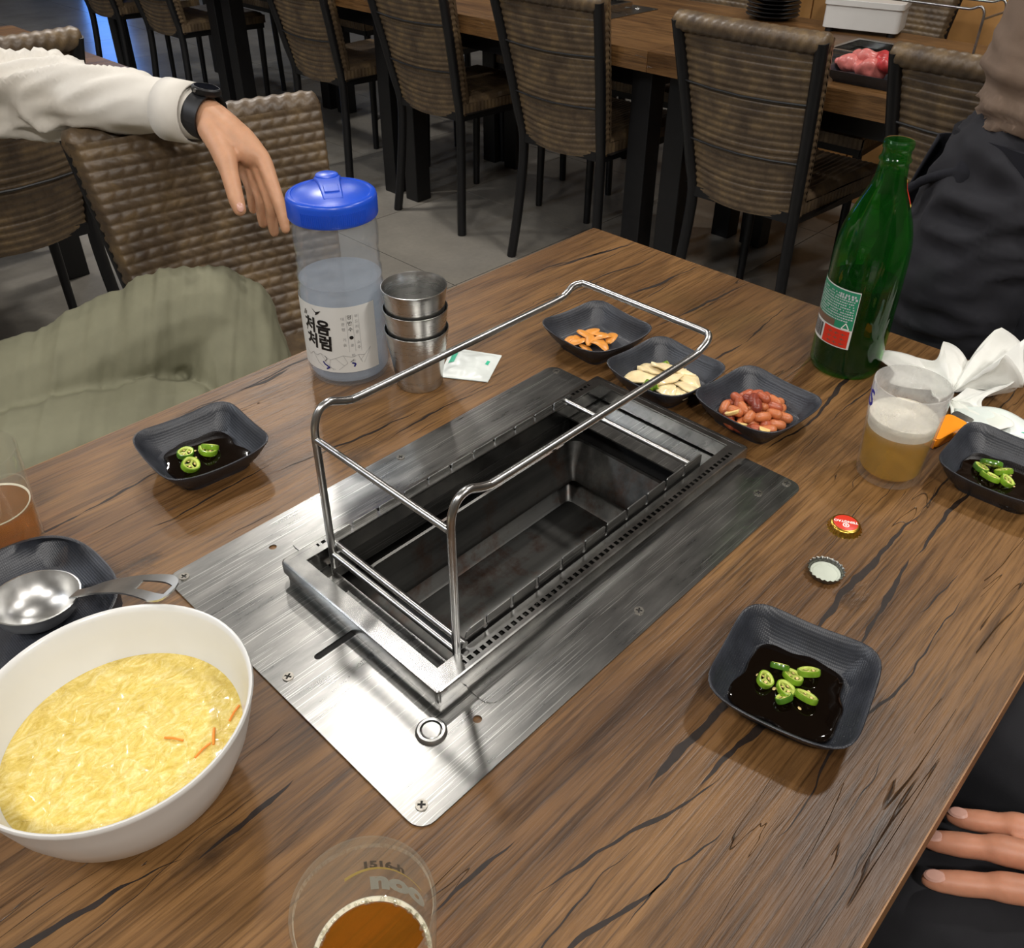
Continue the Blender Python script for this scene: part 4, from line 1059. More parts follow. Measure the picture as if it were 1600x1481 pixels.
MT = [[(-0.050, 0.012), (-0.043, 0.007), (-0.037, 0.0125), (-0.032, 0.0095), (-0.026, 0.0135), (-0.015, 0.0075), (-0.009, 0.010), (0.0, 0.0135), (0.009, 0.0110), (0.016, 0.0130), (0.023, 0.0115), (0.031, 0.0190)], [(-0.037, 0.0125), (-0.030, 0.001), (-0.024, -0.003)], [(-0.026, 0.0135), (-0.020, 0.004), (-0.012, -0.005)], [(0.0, 0.0135), (0.004, 0.004), (-0.006, -0.004)], [(0.016, 0.013), (0.020, 0.003)], [(0.031, 0.019), (0.022, 0.002)], [(-0.015, 0.0075), (-0.017, -0.002), (-0.010, -0.004)], [(-0.009, 0.010), (0.000, 0.001)], [(0.023, 0.0115), (0.018, 0.006)]]
strokes(MT, RL + 0.0003, AV - math.radians(8), 0.0295, M['inkgrey'], lab, 'mountain_line', 0.00018)
strokes([[(-0.021, 0.0115), (-0.0185, 0.008), (-0.022, 0.0045)], [(0.0105, 0.0075), (0.007, 0.005)]], RL + 0.00035, AV - math.radians(8), 0.0295, M['ink'], lab, 'river_line', 0.0003)
strokes([[(-0.024, 0.004), (-0.022, 0.001), (-0.0165, -0.002), (-0.0205, -0.0045)]], RL + 0.00035, AV - math.radians(8), 0.0295, M['inkblue'], lab, 'river_line', 0.0009)
strokes([[(0.0085, 0.004), (0.0125, 0.0025), (0.0105, -0.001)]], RL + 0.00035, AV - math.radians(8), 0.0295, M['inkblue'], lab, 'river_line', 0.0009)
# lid with ribs and flip top
lid = MB().lathe([(0.0425, 0.184), (0.0452, 0.184), (0.0459, 0.1855), (0.0459, 0.203), (0.0450, 0.2060), (0.0432, 0.2075), (0.0405, 0.2080), (0.0395, 0.2072), (0.030, 0.2105), (0.015, 0.2125), (0.0, 0.2130)], 72).build('lid', M['blue'], t, angle=40)
rb = MB()
for k in range(34):
    a = AV - 0.75 + 1.5 * k / 33; c, s = math.cos(a), math.sin(a)
    rb.tube([(0.0459 * c, 0.0459 * s, 0.1865), (0.0459 * c, 0.0459 * s, 0.1990)], 0.0005, 5)
rb.build('grip_rib', M['blue'], lid)
fa = AV + math.radians(4)
ux, uy = Vector((math.cos(fa), math.sin(fa), 0)), Vector((-math.sin(fa), math.cos(fa), 0))
def lp(a, b, z): return tuple(ux * a + uy * b + Vector((0, 0, z)))
fl_ = MB()
fl_.loft([[lp(-0.030, -0.014, 0.2075), lp(-0.030, 0.014, 0.2075), lp(-0.030, 0.014, 0.2135), lp(-0.030, -0.014, 0.2135)], [lp(-0.012, -0.0120, 0.2085), lp(-0.012, 0.0120, 0.2085), lp(-0.012, 0.0115, 0.2150), lp(-0.012, -0.0115, 0.2150)],
          [lp(0.010, -0.0110, 0.2080), lp(0.010, 0.0110, 0.2080), lp(0.010, 0.0105, 0.2145), lp(0.010, -0.0105, 0.2145)], [lp(0.030, -0.0105, 0.2060), lp(0.030, 0.0105, 0.2060), lp(0.030, 0.0100, 0.2105), lp(0.030, -0.0100, 0.2105)]], True, True, True)
fl_.build('flip_spout', M['blue'], lid, angle=30, bevel=0.0012)
cp = MB().lathe([(0.0, 0.0055), (0.008, 0.0055), (0.0115, 0.0042), (0.0125, 0.0020), (0.0125, 0.0)], 28).build('spout_cap', M['blue'], lid)
cp.location = Vector(lp(-0.030, 0, 0.2110))
MB().loft([[lp(0.004, -0.0075, 0.2150), lp(0.004, 0.0075, 0.2150), lp(0.004, 0.0075, 0.2162), lp(0.004, -0.0075, 0.2162)], [lp(0.018, -0.0075, 0.2105), lp(0.018, 0.0075, 0.2105), lp(0.018, 0.0075, 0.2142), lp(0.018, -0.0075, 0.2142)]], True, True, True).build('thumb_tab', M['blue'], lid, angle=30, bevel=0.0008)

# ================================================================ stacked steel cups
cupp = [(0.0, 0.0015), (0.022, 0.0012), (0.0245, 0.0), (0.0255, 0.0015), (0.0262, 0.010), (0.0292, 0.032), (0.0322, 0.052), (0.0338, 0.0640), (0.0346, 0.0684), (0.0346, 0.0694), (0.0339, 0.0696), (0.0332, 0.0682), (0.0314, 0.052), (0.0284, 0.032), (0.0254, 0.010), (0.0240, 0.0035), (0.0, 0.0030)]
CUP = MB().lathe(cupp, 56).mesh('steel_cup', M['cup'], True, 40)
for k, lb in enumerate(('bottom steel cup of the stack of three', 'middle steel cup of the stack of three', 'top steel cup of the stack of three, open')):
    o = bpy.data.objects.new('steel_cup', CUP); COL.objects.link(o); o.location = (0.5315, 0.6525, T + k * 0.0244); o.rotation_euler = (0, 0, k); tag(o, lb, 'cup', 'stacked steel cups')

# ================================================================ green beer bottle
BB = (0.903, 0.331); AB = math.atan2(-BB[1], -BB[0])
t = thing('beer_bottle', (*BB, T), 'tall green glass beer bottle, half full, with green and red label', 'bottle')
outer = [(0.0, 0.010), (0.020, 0.006), (0.030, 0.001), (0.0345, 0.0), (0.0378, 0.0022), (0.0392, 0.008), (0.0393, 0.060), (0.0393, 0.132), (0.0388, 0.145), (0.0378, 0.155), (0.0358, 0.166), (0.0325, 0.1775), (0.0280, 0.1895), (0.0235, 0.2010), (0.0186, 0.2115), (0.0158, 0.2225), (0.0149, 0.2330), (0.0145, 0.2385), (0.0160, 0.2396), (0.0163, 0.2415), (0.0150, 0.2430), (0.0141, 0.2450), (0.0139, 0.2510), (0.0150, 0.2520), (0.0154, 0.2545), (0.0152, 0.2585), (0.0138, 0.2602)]
inner = [(0.0112, 0.2602), (0.0105, 0.2585), (0.0104, 0.2450), (0.0112, 0.2385), (0.0118, 0.2300), (0.0130, 0.2215), (0.0158, 0.2110), (0.0205, 0.2000), (0.0252, 0.1885), (0.0298, 0.1765), (0.0332, 0.1655), (0.0352, 0.1545), (0.0361, 0.145), (0.0365, 0.132), (0.0365, 0.012), (0.0340, 0.0075), (0.020, 0.0115), (0.0, 0.0150)]
MB().lathe(outer + inner, 64).build('bottle_glass', M['green_glass'], t, angle=60)
MB().lathe([(0.0, 0.0148), (0.020, 0.0113), (0.0342, 0.0073), (0.0367, 0.012), (0.0367, 0.108), (0.0363, 0.1092), (0.0355, 0.108), (0.0, 0.108)], 64).build('beer', M['green_beer'], t, angle=60)
RB = 0.0396
D2 = math.radians
lab = patch(RB, AB - D2(92), AB + D2(1), 0.0390, 0.1080, M['label'], 'back_label', t)
RB += 0.00025
patch(RB, AB - D2(91), AB + D2(0), 0.0625, 0.1068, M['lab_green'], 'label_field', lab)
RB += 0.0002
patch(RB, AB - D2(91), AB - D2(30), 0.0630, 0.0705, M['lab_brown'], 'label_field', lab)
patch(RB, AB - D2(47), AB - D2(2.5), 0.0405, 0.0610, M['red'], 'label_field', lab)
random.seed(4); bar = MB()
a = -86.0
while a < -52:
    w_ = random.choice((0.5, 0.5, 0.9, 1.4)); 
    bar.grid(lambda u, v, a=a, w_=w_: (RB * math.cos(AB + D2(a + w_ * u)), RB * math.sin(AB + D2(a + w_ * u)), 0.0425 + 0.0175 * v), 1, 1); a += w_ + random.choice((0.5, 0.8, 1.1))
bar.build('barcode', M['ink'], lab, False)
tx = MB()
for r_ in range(11):
    a = -88.0; z = 0.1020 - r_ * 0.0030
    while a < -5:
        w_ = random.uniform(1.2, 3.4)
        if r_ < 2 and a < -32 and random.random() < 0.3 or random.random() < 0.12: a += w_; continue
        hh = 0.0007 + (0.0006 if r_ < 2 and a > -32 else 0)
        tx.grid(lambda u, v, a=a, w_=w_, z=z, hh=hh: (RB * math.cos(AB + D2(a + w_ * u)), RB * math.sin(AB + D2(a + w_ * u)), z + hh * (2 * v - 1)), 1, 1); a += w_ + random.uniform(0.6, 1.4)
tag(tx.build('small_print', M['greyprint'], lab, False), kind='stuff')
strokes([[(-0.0042, -0.0035), (0.0042, -0.0035), (0.0, 0.0035), (-0.0042, -0.0035)]], RB, AB - D2(11), 0.0665, M['printwhite'], lab, 'recycling_mark', 0.0005)
red = MB()
for i in range(3):
    for j in range(3):
        strk = (-38 + i * 11, 0.0440 + j * 0.0058)
        red.grid(lambda u, v, s=strk: ((RB + 0.0001) * math.cos(AB + D2(s[0] + 8 * u)), (RB + 0.0001) * math.sin(AB + D2(s[0] + 8 * u)), s[1] + 0.0007 * v), 1, 1)
        red.grid(lambda u, v, s=strk: ((RB + 0.0001) * math.cos(AB + D2(s[0] + 3 + 1 * u)), (RB + 0.0001) * math.sin(AB + D2(s[0] + 3 + 1 * u)), s[1] - 0.0012 + 0.0034 * v), 1, 1)
tag(red.build('small_print', M['lab_brown'], lab, False), kind='stuff')
def neckr(z):
    pr = [(0.0280, 0.1895), (0.0235, 0.2010), (0.0186, 0.2115), (0.0158, 0.2225), (0.0149, 0.2330)]
    for (r0, z0), (r1, z1) in zip(pr[:-1], pr[1:]):
        if z <= z1: return r0 + (r1 - r0) * (z - z0) / (z1 - z0) + 0.0003
    return 0.0157
nl = patch(neckr, AB + D2(80), AB + D2(200), 0.195, 0.222, M['red'], 'neck_label', t, 30)
patch(lambda z: neckr(z) + 0.0002, AB + D2(80), AB + D2(200), 0.219, 0.222, M['yellow'], 'label_border', nl, 30)
patch(lambda z: neckr(z) + 0.0002, AB + D2(80), AB + D2(200), 0.195, 0.1975, M['yellow'], 'label_border', nl, 30)
def shr(z): return 0.0380 + (0.155 - z) * 0.12
vs, fs = text_tris('TSINGTAO', 0.0085, bold=0.0002, maxedge=0.003)
MB().add(wrap(vs, lambda z: shr(z) + 0.0002, AB - D2(8), 0.1475), fs).build('embossed_lettering', M['green_glass'], t, False)

# ================================================================ beer glasses
def tumbler(x, y, label, gmat, bmat, level, foam=None):
    t = thing('beer_glass', (x, y, T), label, 'glass', 'small beer glasses')
    prof = [(0.0, 0.0030), (0.022, 0.0025), (0.0265, 0.0), (0.0288, 0.0012), (0.0295, 0.006), (0.0343, 0.0995), (0.0340, 0.1012), (0.0330, 0.1014), (0.0325, 0.1000), (0.0280, 0.0125), (0.0262, 0.0092), (0.0, 0.0088)]
    MB().lathe(prof, 56).build('glass_body', gmat, t, angle=50)
    ri = lambda z: 0.0280 + (z - 0.0125) * (0.0045 / 0.0875) + 0.0002
    MB().lathe([(0.0, 0.0086), (0.0263, 0.0090), (0.0282, 0.0125), (ri(level), level), (0.0, level)], 56).build('beer', bmat, t, angle=50)
    if foam:
        z1 = foam; r1 = ri(z1) - 0.0004
        MB().lathe([(ri(level) - 0.0006, level + 0.0002), (ri((level + z1) / 2) - 0.0005, (level + z1) / 2), (r1, z1), (r1 * 0.93, z1 - 0.0008), (r1 * 0.6, z1 - 0.0025), (0, z1 - 0.003)], 48).build('foam', M['foam'], t, angle=180)
    return t
gR = tumbler(0.739, 0.204, 'misted glass of pale beer with foam beside the green bottle', M['frost'], M['beer'], 0.0545, 0.0675)
gB = tumbler(0.1055, 0.1955, 'glass of amber beer cut off by the bottom edge', M['glass'], M['beer2'], 0.0500)
gL = tumbler(0.108, 0.6960, 'glass of orange beer cut off by the left edge', M['glass'], M['beer2'], 0.0480)
RG = lambda z: 0.0295 + (z - 0.006) * (0.0048 / 0.0935) + 0.0003
AR = math.atan2(-0.204, -0.739)
put_text('ASS', 0.0235, RG, AR - D2(92), 0.0820, M['blueprint'], gR, 'printed_logo', shear=0.25, bold=0.0006, rot=0.12)
# foam ring with bubbles along the wall of the near glass
fo = MB(); random.seed(2)
fo.lathe([(0.0297, 0.0498), (0.0299, 0.0520), (0.0280, 0.0512), (0.0272, 0.0500)], 56)
for k in range(110):
    a = random.uniform(0, 2 * PI); r = random.uniform(0.0268, 0.0292); s = random.uniform(0.0005, 0.0015)
    fo.lathe([(0, -s), (s * 0.8, -s * 0.6), (s, 0), (s * 0.8, s * 0.6), (0, s)], 8, (r * math.cos(a), r * math.sin(a), 0.0508 + s * 0.4))
tag(fo.build('foam_bubbles', M['glass'], gB, angle=180), kind='stuff')
MB().lathe([(0.0298, 0.0500), (0.0299, 0.0516), (0.0285, 0.0508), (0.0278, 0.0501)], 56).build('foam_ring', M['foam'], gB, angle=180)
MB().lathe([(0.0297, 0.0480), (0.0298, 0.0494), (0.0288, 0.0487), (0.0284, 0.0481)], 56).build('foam_ring', M['foam'], gL, angle=180)
# print on the far wall of the near glass, seen from inside
AF = math.atan2(0.1955, 0.1055) - D2(24)
def put_inner(body, size, a, z, mat, bold=0.0004, shear=0.0):
    vs, fs = text_tris(body, size, shear=shear, bold=bold, maxedge=0.003)
    vs = [(-x, y, 0) for x, y, *_ in vs]
    MB().add(wrap(vs, RG, a, z), fs).build('printed_text', mat, gB, False)
put_inner('1516-h', 0.0080, AF, 0.0755, M['ink'])
put_inner('noo', 0.0200, AF - D2(14), 0.0610, M['greyprint'], 0.0012)
MB().grid(lambda u, v: (RG(0.07) * math.cos(AF + D2(36 - 75 * u)), RG(0.07) * math.sin(AF + D2(36 - 75 * u)), 0.0690 + 0.004 * math.sin(PI * u) + (v - 0.5) * 0.0028 * (1 - u * 0.8)), 24, 2).build('printed_swoosh', M['yellow'], gB, angle=180)

# ================================================================ bottle caps
def cap(x, y, up, label, rz):
    t = thing('bottle_cap', (x, y, T), label, 'bottle cap', None, rz)
    N = 84
    def rg(r, z, amp): return [((r + amp * math.cos(21 * 2 * PI * i / N)) * math.cos(2 * PI * i / N), (r + amp * math.cos(21 * 2 * PI * i / N)) * math.sin(2 * PI * i / N), z) for i in range(N)]
    R_ = [rg(0.001, 0.0062, 0), rg(0.0105, 0.0062, 0), rg(0.0124, 0.0057, 0), rg(0.0132, 0.0046, 0), rg(0.0137, 0.0026, 0.0004), rg(0.0145, 0.0005, 0.0007), rg(0.0149, 0.0, 0.0008), rg(0.0143, 0.0004, 0.0007), rg(0.0132, 0.0026, 0.0004), rg(0.0127, 0.0044, 0), rg(0.0118, 0.0052, 0), rg(0.001, 0.0054, 0)]
    b = MB().loft(R_, True, True, True)
    if not up: b.v = [(x_, y_, 0.0062 - z_) for x_, y_, z_ in b.v]
    b.build('crown', M['gold'] if up else M['capsteel'], t, angle=50, recalc=True)
    if up:
        MB().lathe([(0, 0.0066), (0.0098, 0.0066), (0.0106, 0.0062)], 40).build('printed_disc', M['red'], t)
        vs, fs = text_tris('TSINGTAO', 0.0042, bold=0.00012)
        MB().add([(x_, y_ - 0.0010, 0.0068) for x_, y_, *_ in vs], fs).build('printed_text', M['printwhite'], t, False)
        MB().prism([circle(0, 0.0040, 0.0029, 20), list(reversed(circle(0, 0.0040, 0.0020, 20)))], 0.0066, 0.0068).build('printed_emblem', M['printwhite'], t, False)
        MB().prism([circle(0, 0.0040, 0.0011, 8)], 0.0066, 0.0068).build('printed_emblem', M['printwhite'], t, False)
    else:
        MB().lathe([(0, 0.0012), (0.0100, 0.0012), (0.0108, 0.0020), (0.0118, 0.0020), (0.0124, 0.0026)], 40).build('liner', M['capin'], t)
cap(0.634, 0.1955, True, 'gold bottle cap with red printed top lying on the table', math.radians(118))
cap(0.568, 0.1800, False, 'upturned bottle cap showing its pale grey inside', 0.4)

# ================================================================ wet wipe packet, tissue, wrapper, lighter
t = thing('wipe_packet', (0.598, 0.641, T), 'small white and green wet wipe packet beside the steel cups', 'packet')
q = [Vector((-0.046, 0.004, 0)), Vector((-0.015, -0.044, 0)), Vector((0.038, -0.014, 0)), Vector((0.010, 0.040, 0))]
def pk(a, b, top=True):
    p = (q[0] * (1 - a) + q[1] * a) * (1 - b) + (q[3] * (1 - a) + q[2] * a) * b
    e = min(a, 1 - a, b, 1 - b); h = 0.0042 * min(1, max(0, e - 0.07) / 0.22) ** 0.6
    return (p.x, p.y, 0.0012 + h + 0.0010 * noise.noise(Vector((a * 7, b * 7, 1))) * (e > 0.02))
body = MB().grid(lambda a, b: pk(a, b), 26, 26); body.add([(p.x, p.y, 0.0004) for p in q], [(3, 2, 1, 0)])
body.build('film', M['wrapper'], t, angle=180, recalc=True)
def pkpatch(a0, a1, b0, b1, mat):
    MB().grid(lambda u, v: tuple(Vector(pk(a0 + (a1 - a0) * u, b0 + (b1 - b0) * v)) + Vector((0, 0, 0.0004))), 10, 10).build('print_patch', mat, t, angle=180)
pkpatch(0.06, 0.18, 0.46, 0.90, M['green_print']); pkpatch(0.80, 0.86, 0.50, 0.66, M['green_print'])

# crumpled tissue: fan of sharp folds rising from the table
random.seed(12)
def crumple(name, cx, cy, R0, H, label, seed, a0, spread, nf, flat=0.25):
    NA, NR = 96, 14; vs = []
    ph = [random.uniform(0, 6.28) for _ in range(5)]
    def tri(x): x = x % 1.0; return abs(2 * x - 1)
    def P(i, j):
        u = i / NA; r = j / NR; th = a0 + (u - 0.5) * spread
        rr = R0 * (0.72 + 0.22 * math.sin(3 * th + ph[0]) + 0.14 * math.sin(7 * th + ph[1])) * r
        fold = tri(u * nf + 0.15 * math.sin(9 * u + ph[2])); big = 0.5 + 0.5 * math.sin(5.0 * u + ph[3])
        z = 0.003 + r ** 1.1 * H * (0.15 + 0.85 * big) * (0.35 + 0.65 * fold) + 0.004 * noise.noise(Vector((th * 3, r * 4, seed)))
        sw = 0.010 * (fold - 0.5) * r
        return (cx + rr * math.cos(th) - sw * math.sin(th), cy + rr * math.sin(th) + sw * math.cos(th), T + max(0.0012, z))
    b = MB(); b.grid(lambda u, v: P(u * NA, v * NR), NA, NR)
    o = b.build(name, M['paper'], angle=22); md = o.modifiers.new('thick', 'SOLIDIFY'); md.thickness = 0.0005
    return tag(o, label, 'tissue', 'crumpled tissues behind the beer glass')
crumple('crumpled_tissue', 0.927, 0.214, 0.088, 0.066, 'crumpled white tissue standing up behind the beer glass', 3.0, 0.75, 4.9, 6)
crumple('crumpled_tissue', 0.905, 0.210, 0.085, 0.030, 'flatter white tissue lying under the crumpled one, toward the right', 8.0, -1.5, 2.4, 3)
t = thing('wipe_wrapper', (0.880, 0.135, T), 'torn white wrapper strip with green logo behind the right dish', 'wrapper')
def wp_(a, b):
    x = -0.010 + 0.030 * b + 0.02 * a; y = 0.055 - 0.125 * a + 0.012 * b
    return (x, y, 0.004 + 0.010 * math.sin(PI * min(1, a * 1.4)) * (0.5 + 0.5 * b) + 0.0015 * math.sin(a * 11 + b * 4))
w_o = MB().grid(wp_, 30, 10).build('film', M['wrapper'], t, angle=180); md = w_o.modifiers.new('thick', 'SOLIDIFY'); md.thickness = 0.0004; md.offset = -1
def onw(x, y): p = wp_(x, y); return (p[0], p[1], p[2] + 0.0005)
MB().grid(lambda u, v: onw(0.50 + 0.48 * u, 0.22 + 0.20 * math.sin(PI * min(1, u * 0.9 + 0.05)) * (v - 0.15) + 0.10 * u), 20, 3).build('printed_swoosh', M['green_print'], t, angle=180)
vs, fs = text_tris('ac', 0.026, bold=0.0006, maxedge=0.004)
MB().add([onw(0.76 + x / 0.125, 0.52 + y / 0.034) for x, y, *_ in vs], fs).build('printed_text', M['green_print'], t, False)
t = thing('lighter', (0.842, 0.1905, T), 'orange plastic lighter partly hidden behind the right dish', 'lighter', None, math.radians(-12))
MB().prism([rrect(-0.030, 0.024, -0.0115, 0.0115, 0.006, 5)], 0.0006, 0.0110).build('body', M['orange'], t, bevel=0.0012)
MB().prism([rrect(-0.0335, -0.0300, -0.0105, 0.0105, 0.001, 2)], 0.0010, 0.0105).build('base_cap', M['orange'], t, bevel=0.0006)
MB().prism([rrect(0.0242, 0.0360, -0.0105, 0.0105, 0.003, 3)], 0.0010, 0.0106).build('metal_hood', M['rod'], t, bevel=0.0008)

# ================================================================ people
def fold(P, seed, sx, sy, sz, amp):
    n1 = noise.noise(Vector((P.x * sx + seed, P.y * sy, P.z * sz))); return amp * (1 - 2 * abs(n1))
def V(*a): return Vector(a)
def K(p, k=0.965): return tuple((Vector(p) - Vector((0, 0, 1.26))) * k + Vector((0, 0, 1.26)))
def simple_hand(wr, d, n, left=1.0):
    # palm, four unequal curled fingers and a thumb leaving the side of the palm
    wr = Vector(wr); d = Vector(d).normalized(); n = (Vector(n) - d * Vector(n).dot(d)).normalized(); s = d.cross(n) * left
    out = []
    for k, L in ((-1.5, 0.070), (-0.5, 0.080), (0.5, 0.074), (1.5, 0.058)):
        kn = wr + d * (0.088 - 0.003 * abs(k)) + s * k * 0.0195; out.append([(wr + s * k * 0.010, 0.020), (wr + d * 0.05 + s * k * 0.016, 0.0165), (kn, 0.0125)])
        out.append([(kn, 0.0115), (kn + d * L * 0.45 + s * k * 0.002 - n * 0.004, 0.0102), (kn + d * L * 0.78 - n * 0.014, 0.0092), (kn + d * L - n * 0.026, 0.0074)])
    b = wr + d * 0.022 - s * 0.020
    out.append([(b, 0.017), (b + d * 0.030 - s * 0.018 - n * 0.006, 0.0135), (b + d * 0.060 - s * 0.022 - n * 0.012, 0.0110), (b + d * 0.078 - s * 0.020 - n * 0.016, 0.0088)])
    return out
# ---- person seated at the left, arm over the empty chair
p1 = thing('person', (0.05, 1.50, 0.0), 'person in white shirt and sage trousers, arm over the empty chair', 'person')
off = Vector((0.05, 1.50, 0.0))
def L1(p): return tuple(Vector(p) - off)
HAND1 = dict(wrist=(0.694, 1.344, 0.862), c1=(0.700, 1.305, 0.846), th=[(0.680, 1.295, 0.842), (0.665, 1.250, 0.806), (0.654, 1.222, 0.775), (0.649, 1.206, 0.756)])
idx = [((0.722, 1.236, 0.807), 0.0125), ((0.712, 1.200, 0.768), 0.0105), ((0.708, 1.184, 0.741), 0.0092), ((0.705, 1.175, 0.719), 0.0076)]
mid = [((0.720, 1.256, 0.798), 0.0120), ((0.709, 1.216, 0.757), 0.0105), ((0.706, 1.213, 0.723), 0.0092), ((0.706, 1.212, 0.702), 0.0076)]
rin = [((0.716, 1.274, 0.792), 0.0115), ((0.707, 1.240, 0.757), 0.0100), ((0.705, 1.240, 0.728), 0.0090), ((0.705, 1.241, 0.709), 0.0074)]
lit = [((0.712, 1.290, 0.790), 0.0105), ((0.706, 1.264, 0.763), 0.0090), ((0.704, 1.263, 0.742), 0.0080), ((0.704, 1.264, 0.726), 0.0066)]
ch = []
wr = (0.690, 1.352, 0.866)
for f_ in (idx, mid, rin, lit): ch.append([(L1(K(p)), r) for p, r in f_])
ch.append([(L1(K((0.672, 1.40, 0.862))), 0.030), (L1(K(wr)), 0.0285), (L1(K((0.702, 1.305, 0.848))), 0.0270), (L1(K((0.714, 1.262, 0.818))), 0.0215)])
ch.append([(L1(K(wr)), 0.024), (L1(K((0.712, 1.290, 0.842))), 0.0205), (L1(K((0.722, 1.245, 0.812))), 0.0150)])
ch.append([(L1(K(wr)), 0.024), (L1(K((0.702, 1.300, 0.825))), 0.0205), (L1(K((0.711, 1.284, 0.795))), 0.0135)])
ch.append([(L1(K((0.686, 1.318, 0.852))), 0.022), (L1(K((0.676, 1.275, 0.825))), 0.0185), (L1(K((0.664, 1.244, 0.797))), 0.0135), (L1(K((0.654, 1.220, 0.772))), 0.0122), (L1(K((0.650, 1.207, 0.757))), 0.0100)])
# arm continues inside the sleeve to the shoulder, neck and head
ch.append([(L1(K((0.672, 1.40, 0.862))), 0.030), (L1(K((0.594, 1.560, 0.868))), 0.030), (L1(K((0.500, 1.680, 0.875))), 0.034), (L1((0.34, 1.68, 0.96)), 0.036), (L1((0.14, 1.62, 1.09)), 0.040), (L1((0.0, 1.56, 1.12)), 0.045)])
ch.append([(L1((-0.05, 1.52, 1.10)), 0.045), (L1((-0.20, 1.44, 1.06)), 0.042), (L1((-0.22, 1.34, 0.84)), 0.036), (L1((-0.06, 1.27, 0.655)), 0.027)])
ch += simple_hand(L1((-0.06, 1.27, 0.652)), (0.92, -0.18, -0.34), (0.30, -0.10, 0.95), -1.0)
ch.append([(L1((-0.04, 1.53, 1.12)), 0.058), (L1((-0.03, 1.50, 1.24)), 0.056), (L1((-0.01, 1.47, 1.34)), 0.078), (L1((0.0, 1.46, 1.42)), 0.088)])
ch.append([(L1((0.075, 1.42, 1.355)), 0.012), (L1((0.090, 1.412, 1.34)), 0.014)])
blob('body', ch, M['skin'], p1, 0.0030, 7)
nl = MB().lathe([(0, 0.0012), (0.0042, 0.0008), (0.0052, 0)], 14).build('thumb_nail', M['nail'], p1)
nl.location = L1(K((0.6478, 1.1998, 0.7640))); nl.scale = (1, 1.35, 1); nl.rotation_euler = (math.radians(62), 0, math.radians(-24))
# sleeve, shirt
def slv(P):
    Q = P + off
    f_ = 0.0
    g = max(0.0, 1 - abs(Q.y - 1.57) / 0.13); cl = max(0.0, min(1.0, (Q.y - 1.36) / 0.10))
    f_ += g * 0.016 * (1 - 2.3 * abs(noise.noise(Vector((Q.x * 26 + Q.y * 40, Q.z * 9, 2.0)))))
    f_ += cl * 0.0090 * (1 - 2.6 * abs(noise.noise(Vector((Q.x * 14 + Q.y * 16, Q.y * 8 + Q.z * 30, 6.0))))) - 0.003
    return f_
sh = [[(L1(K((0.688, 1.366, 0.864))), 0.0430), (L1(K((0.668, 1.415, 0.868))), 0.0450), (L1(K((0.640, 1.480, 0.870))), 0.0490), (L1(K((0.594, 1.560, 0.868))), 0.0510), (L1(K((0.552, 1.622, 0.868))), 0.0570), (L1(K((0.500, 1.680, 0.875))), 0.060), (L1((0.34, 1.68, 0.96)), 0.064), (L1((0.14, 1.62, 1.09)), 0.075), (L1((0.0, 1.56, 1.12)), 0.085)],
      [(L1((-0.06, 1.50, 0.62)), 0.145), (L1((-0.06, 1.52, 0.80)), 0.140), (L1((-0.05, 1.54, 0.98)), 0.145), (L1((-0.04, 1.54, 1.08)), 0.115)],
      [(L1((0.0, 1.46, 0.66)), 0.12), (L1((0.02, 1.46, 0.96)), 0.12)],
      [(L1((-0.05, 1.50, 1.10)), 0.08), (L1((-0.20, 1.44, 1.06)), 0.07), (L1((-0.22, 1.34, 0.84)), 0.06), (L1((-0.09, 1.28, 0.690)), 0.045)]]
shirt = blob('shirt', sh, M['shirt'], p1, 0.006, 6, slv)
# open cuff edge and stitched cuff band
cd = (Vector(K((0.690, 1.352, 0.866))) - Vector(K((0.650, 1.450, 0.869)))).normalized()
cq = Vector(K((0.684, 1.374, 0.8645)))
cf = MB().tube([tuple(cq - cd * 0.040 - off), tuple(cq - cd * 0.02 - off), tuple(cq + cd * 0.012 - off)], [0.0475, 0.0468, 0.0458], 30, False)
cfo = cf.build('cuff', M['shirt'], p1); md = cfo.modifiers.new('thick', 'SOLIDIFY'); md.thickness = 0.003
# watch
wq = Vector(K((0.693, 1.346, 0.864))); wd = (Vector(K((0.704, 1.30, 0.846))) - Vector(K((0.672, 1.40, 0.866)))).normalized()
wb_ = MB(); R_ = []
side = wd.cross(Vector((0, 0, 1))).normalized(); upv = side.cross(wd).normalized()
band = MB()
for j in range(41):
    a = 2 * PI * j / 40; c = wq + side * 0.0340 * math.cos(a) + upv * 0.0335 * math.sin(a); nrm = (side * math.cos(a) + upv * math.sin(a)).normalized()
    R_.append([tuple(c + wd * q_ * 0.0115 + nrm * h_ - off) for q_, h_ in ((-1.15, 0), (-1.15, 0.0026), (1.15, 0.0026), (1.15, 0))])
band.loft(R_).build('watch_strap', M['rubber'], p1, angle=40, recalc=True)
fa_ = (side * -0.15 + upv * 1.0).normalized()
wc = wq + fa_ * 0.0375
Mw = Matrix((wd, fa_.cross(wd).normalized(), fa_)).transposed().to_4x4()
wb2 = MB().lathe([(0, -0.004), (0.020, -0.004), (0.0215, -0.001), (0.0215, 0.0045), (0.0195, 0.0065), (0.0180, 0.0065)], 40).xf(Mw).build('watch_case', M['blackmetal'], p1)
wb2.location = wc - off
wg = MB().lathe([(0.0180, 0.0062), (0.0, 0.0066)], 40).xf(Mw).build('watch_face', M['watchglass'], wb2)
wcr = MB().tube([(0.0, -0.0215, 0.002), (0.0, -0.0255, 0.002)], 0.0026, 10).xf(Mw).build('watch_crown', M['rod'], wb2)
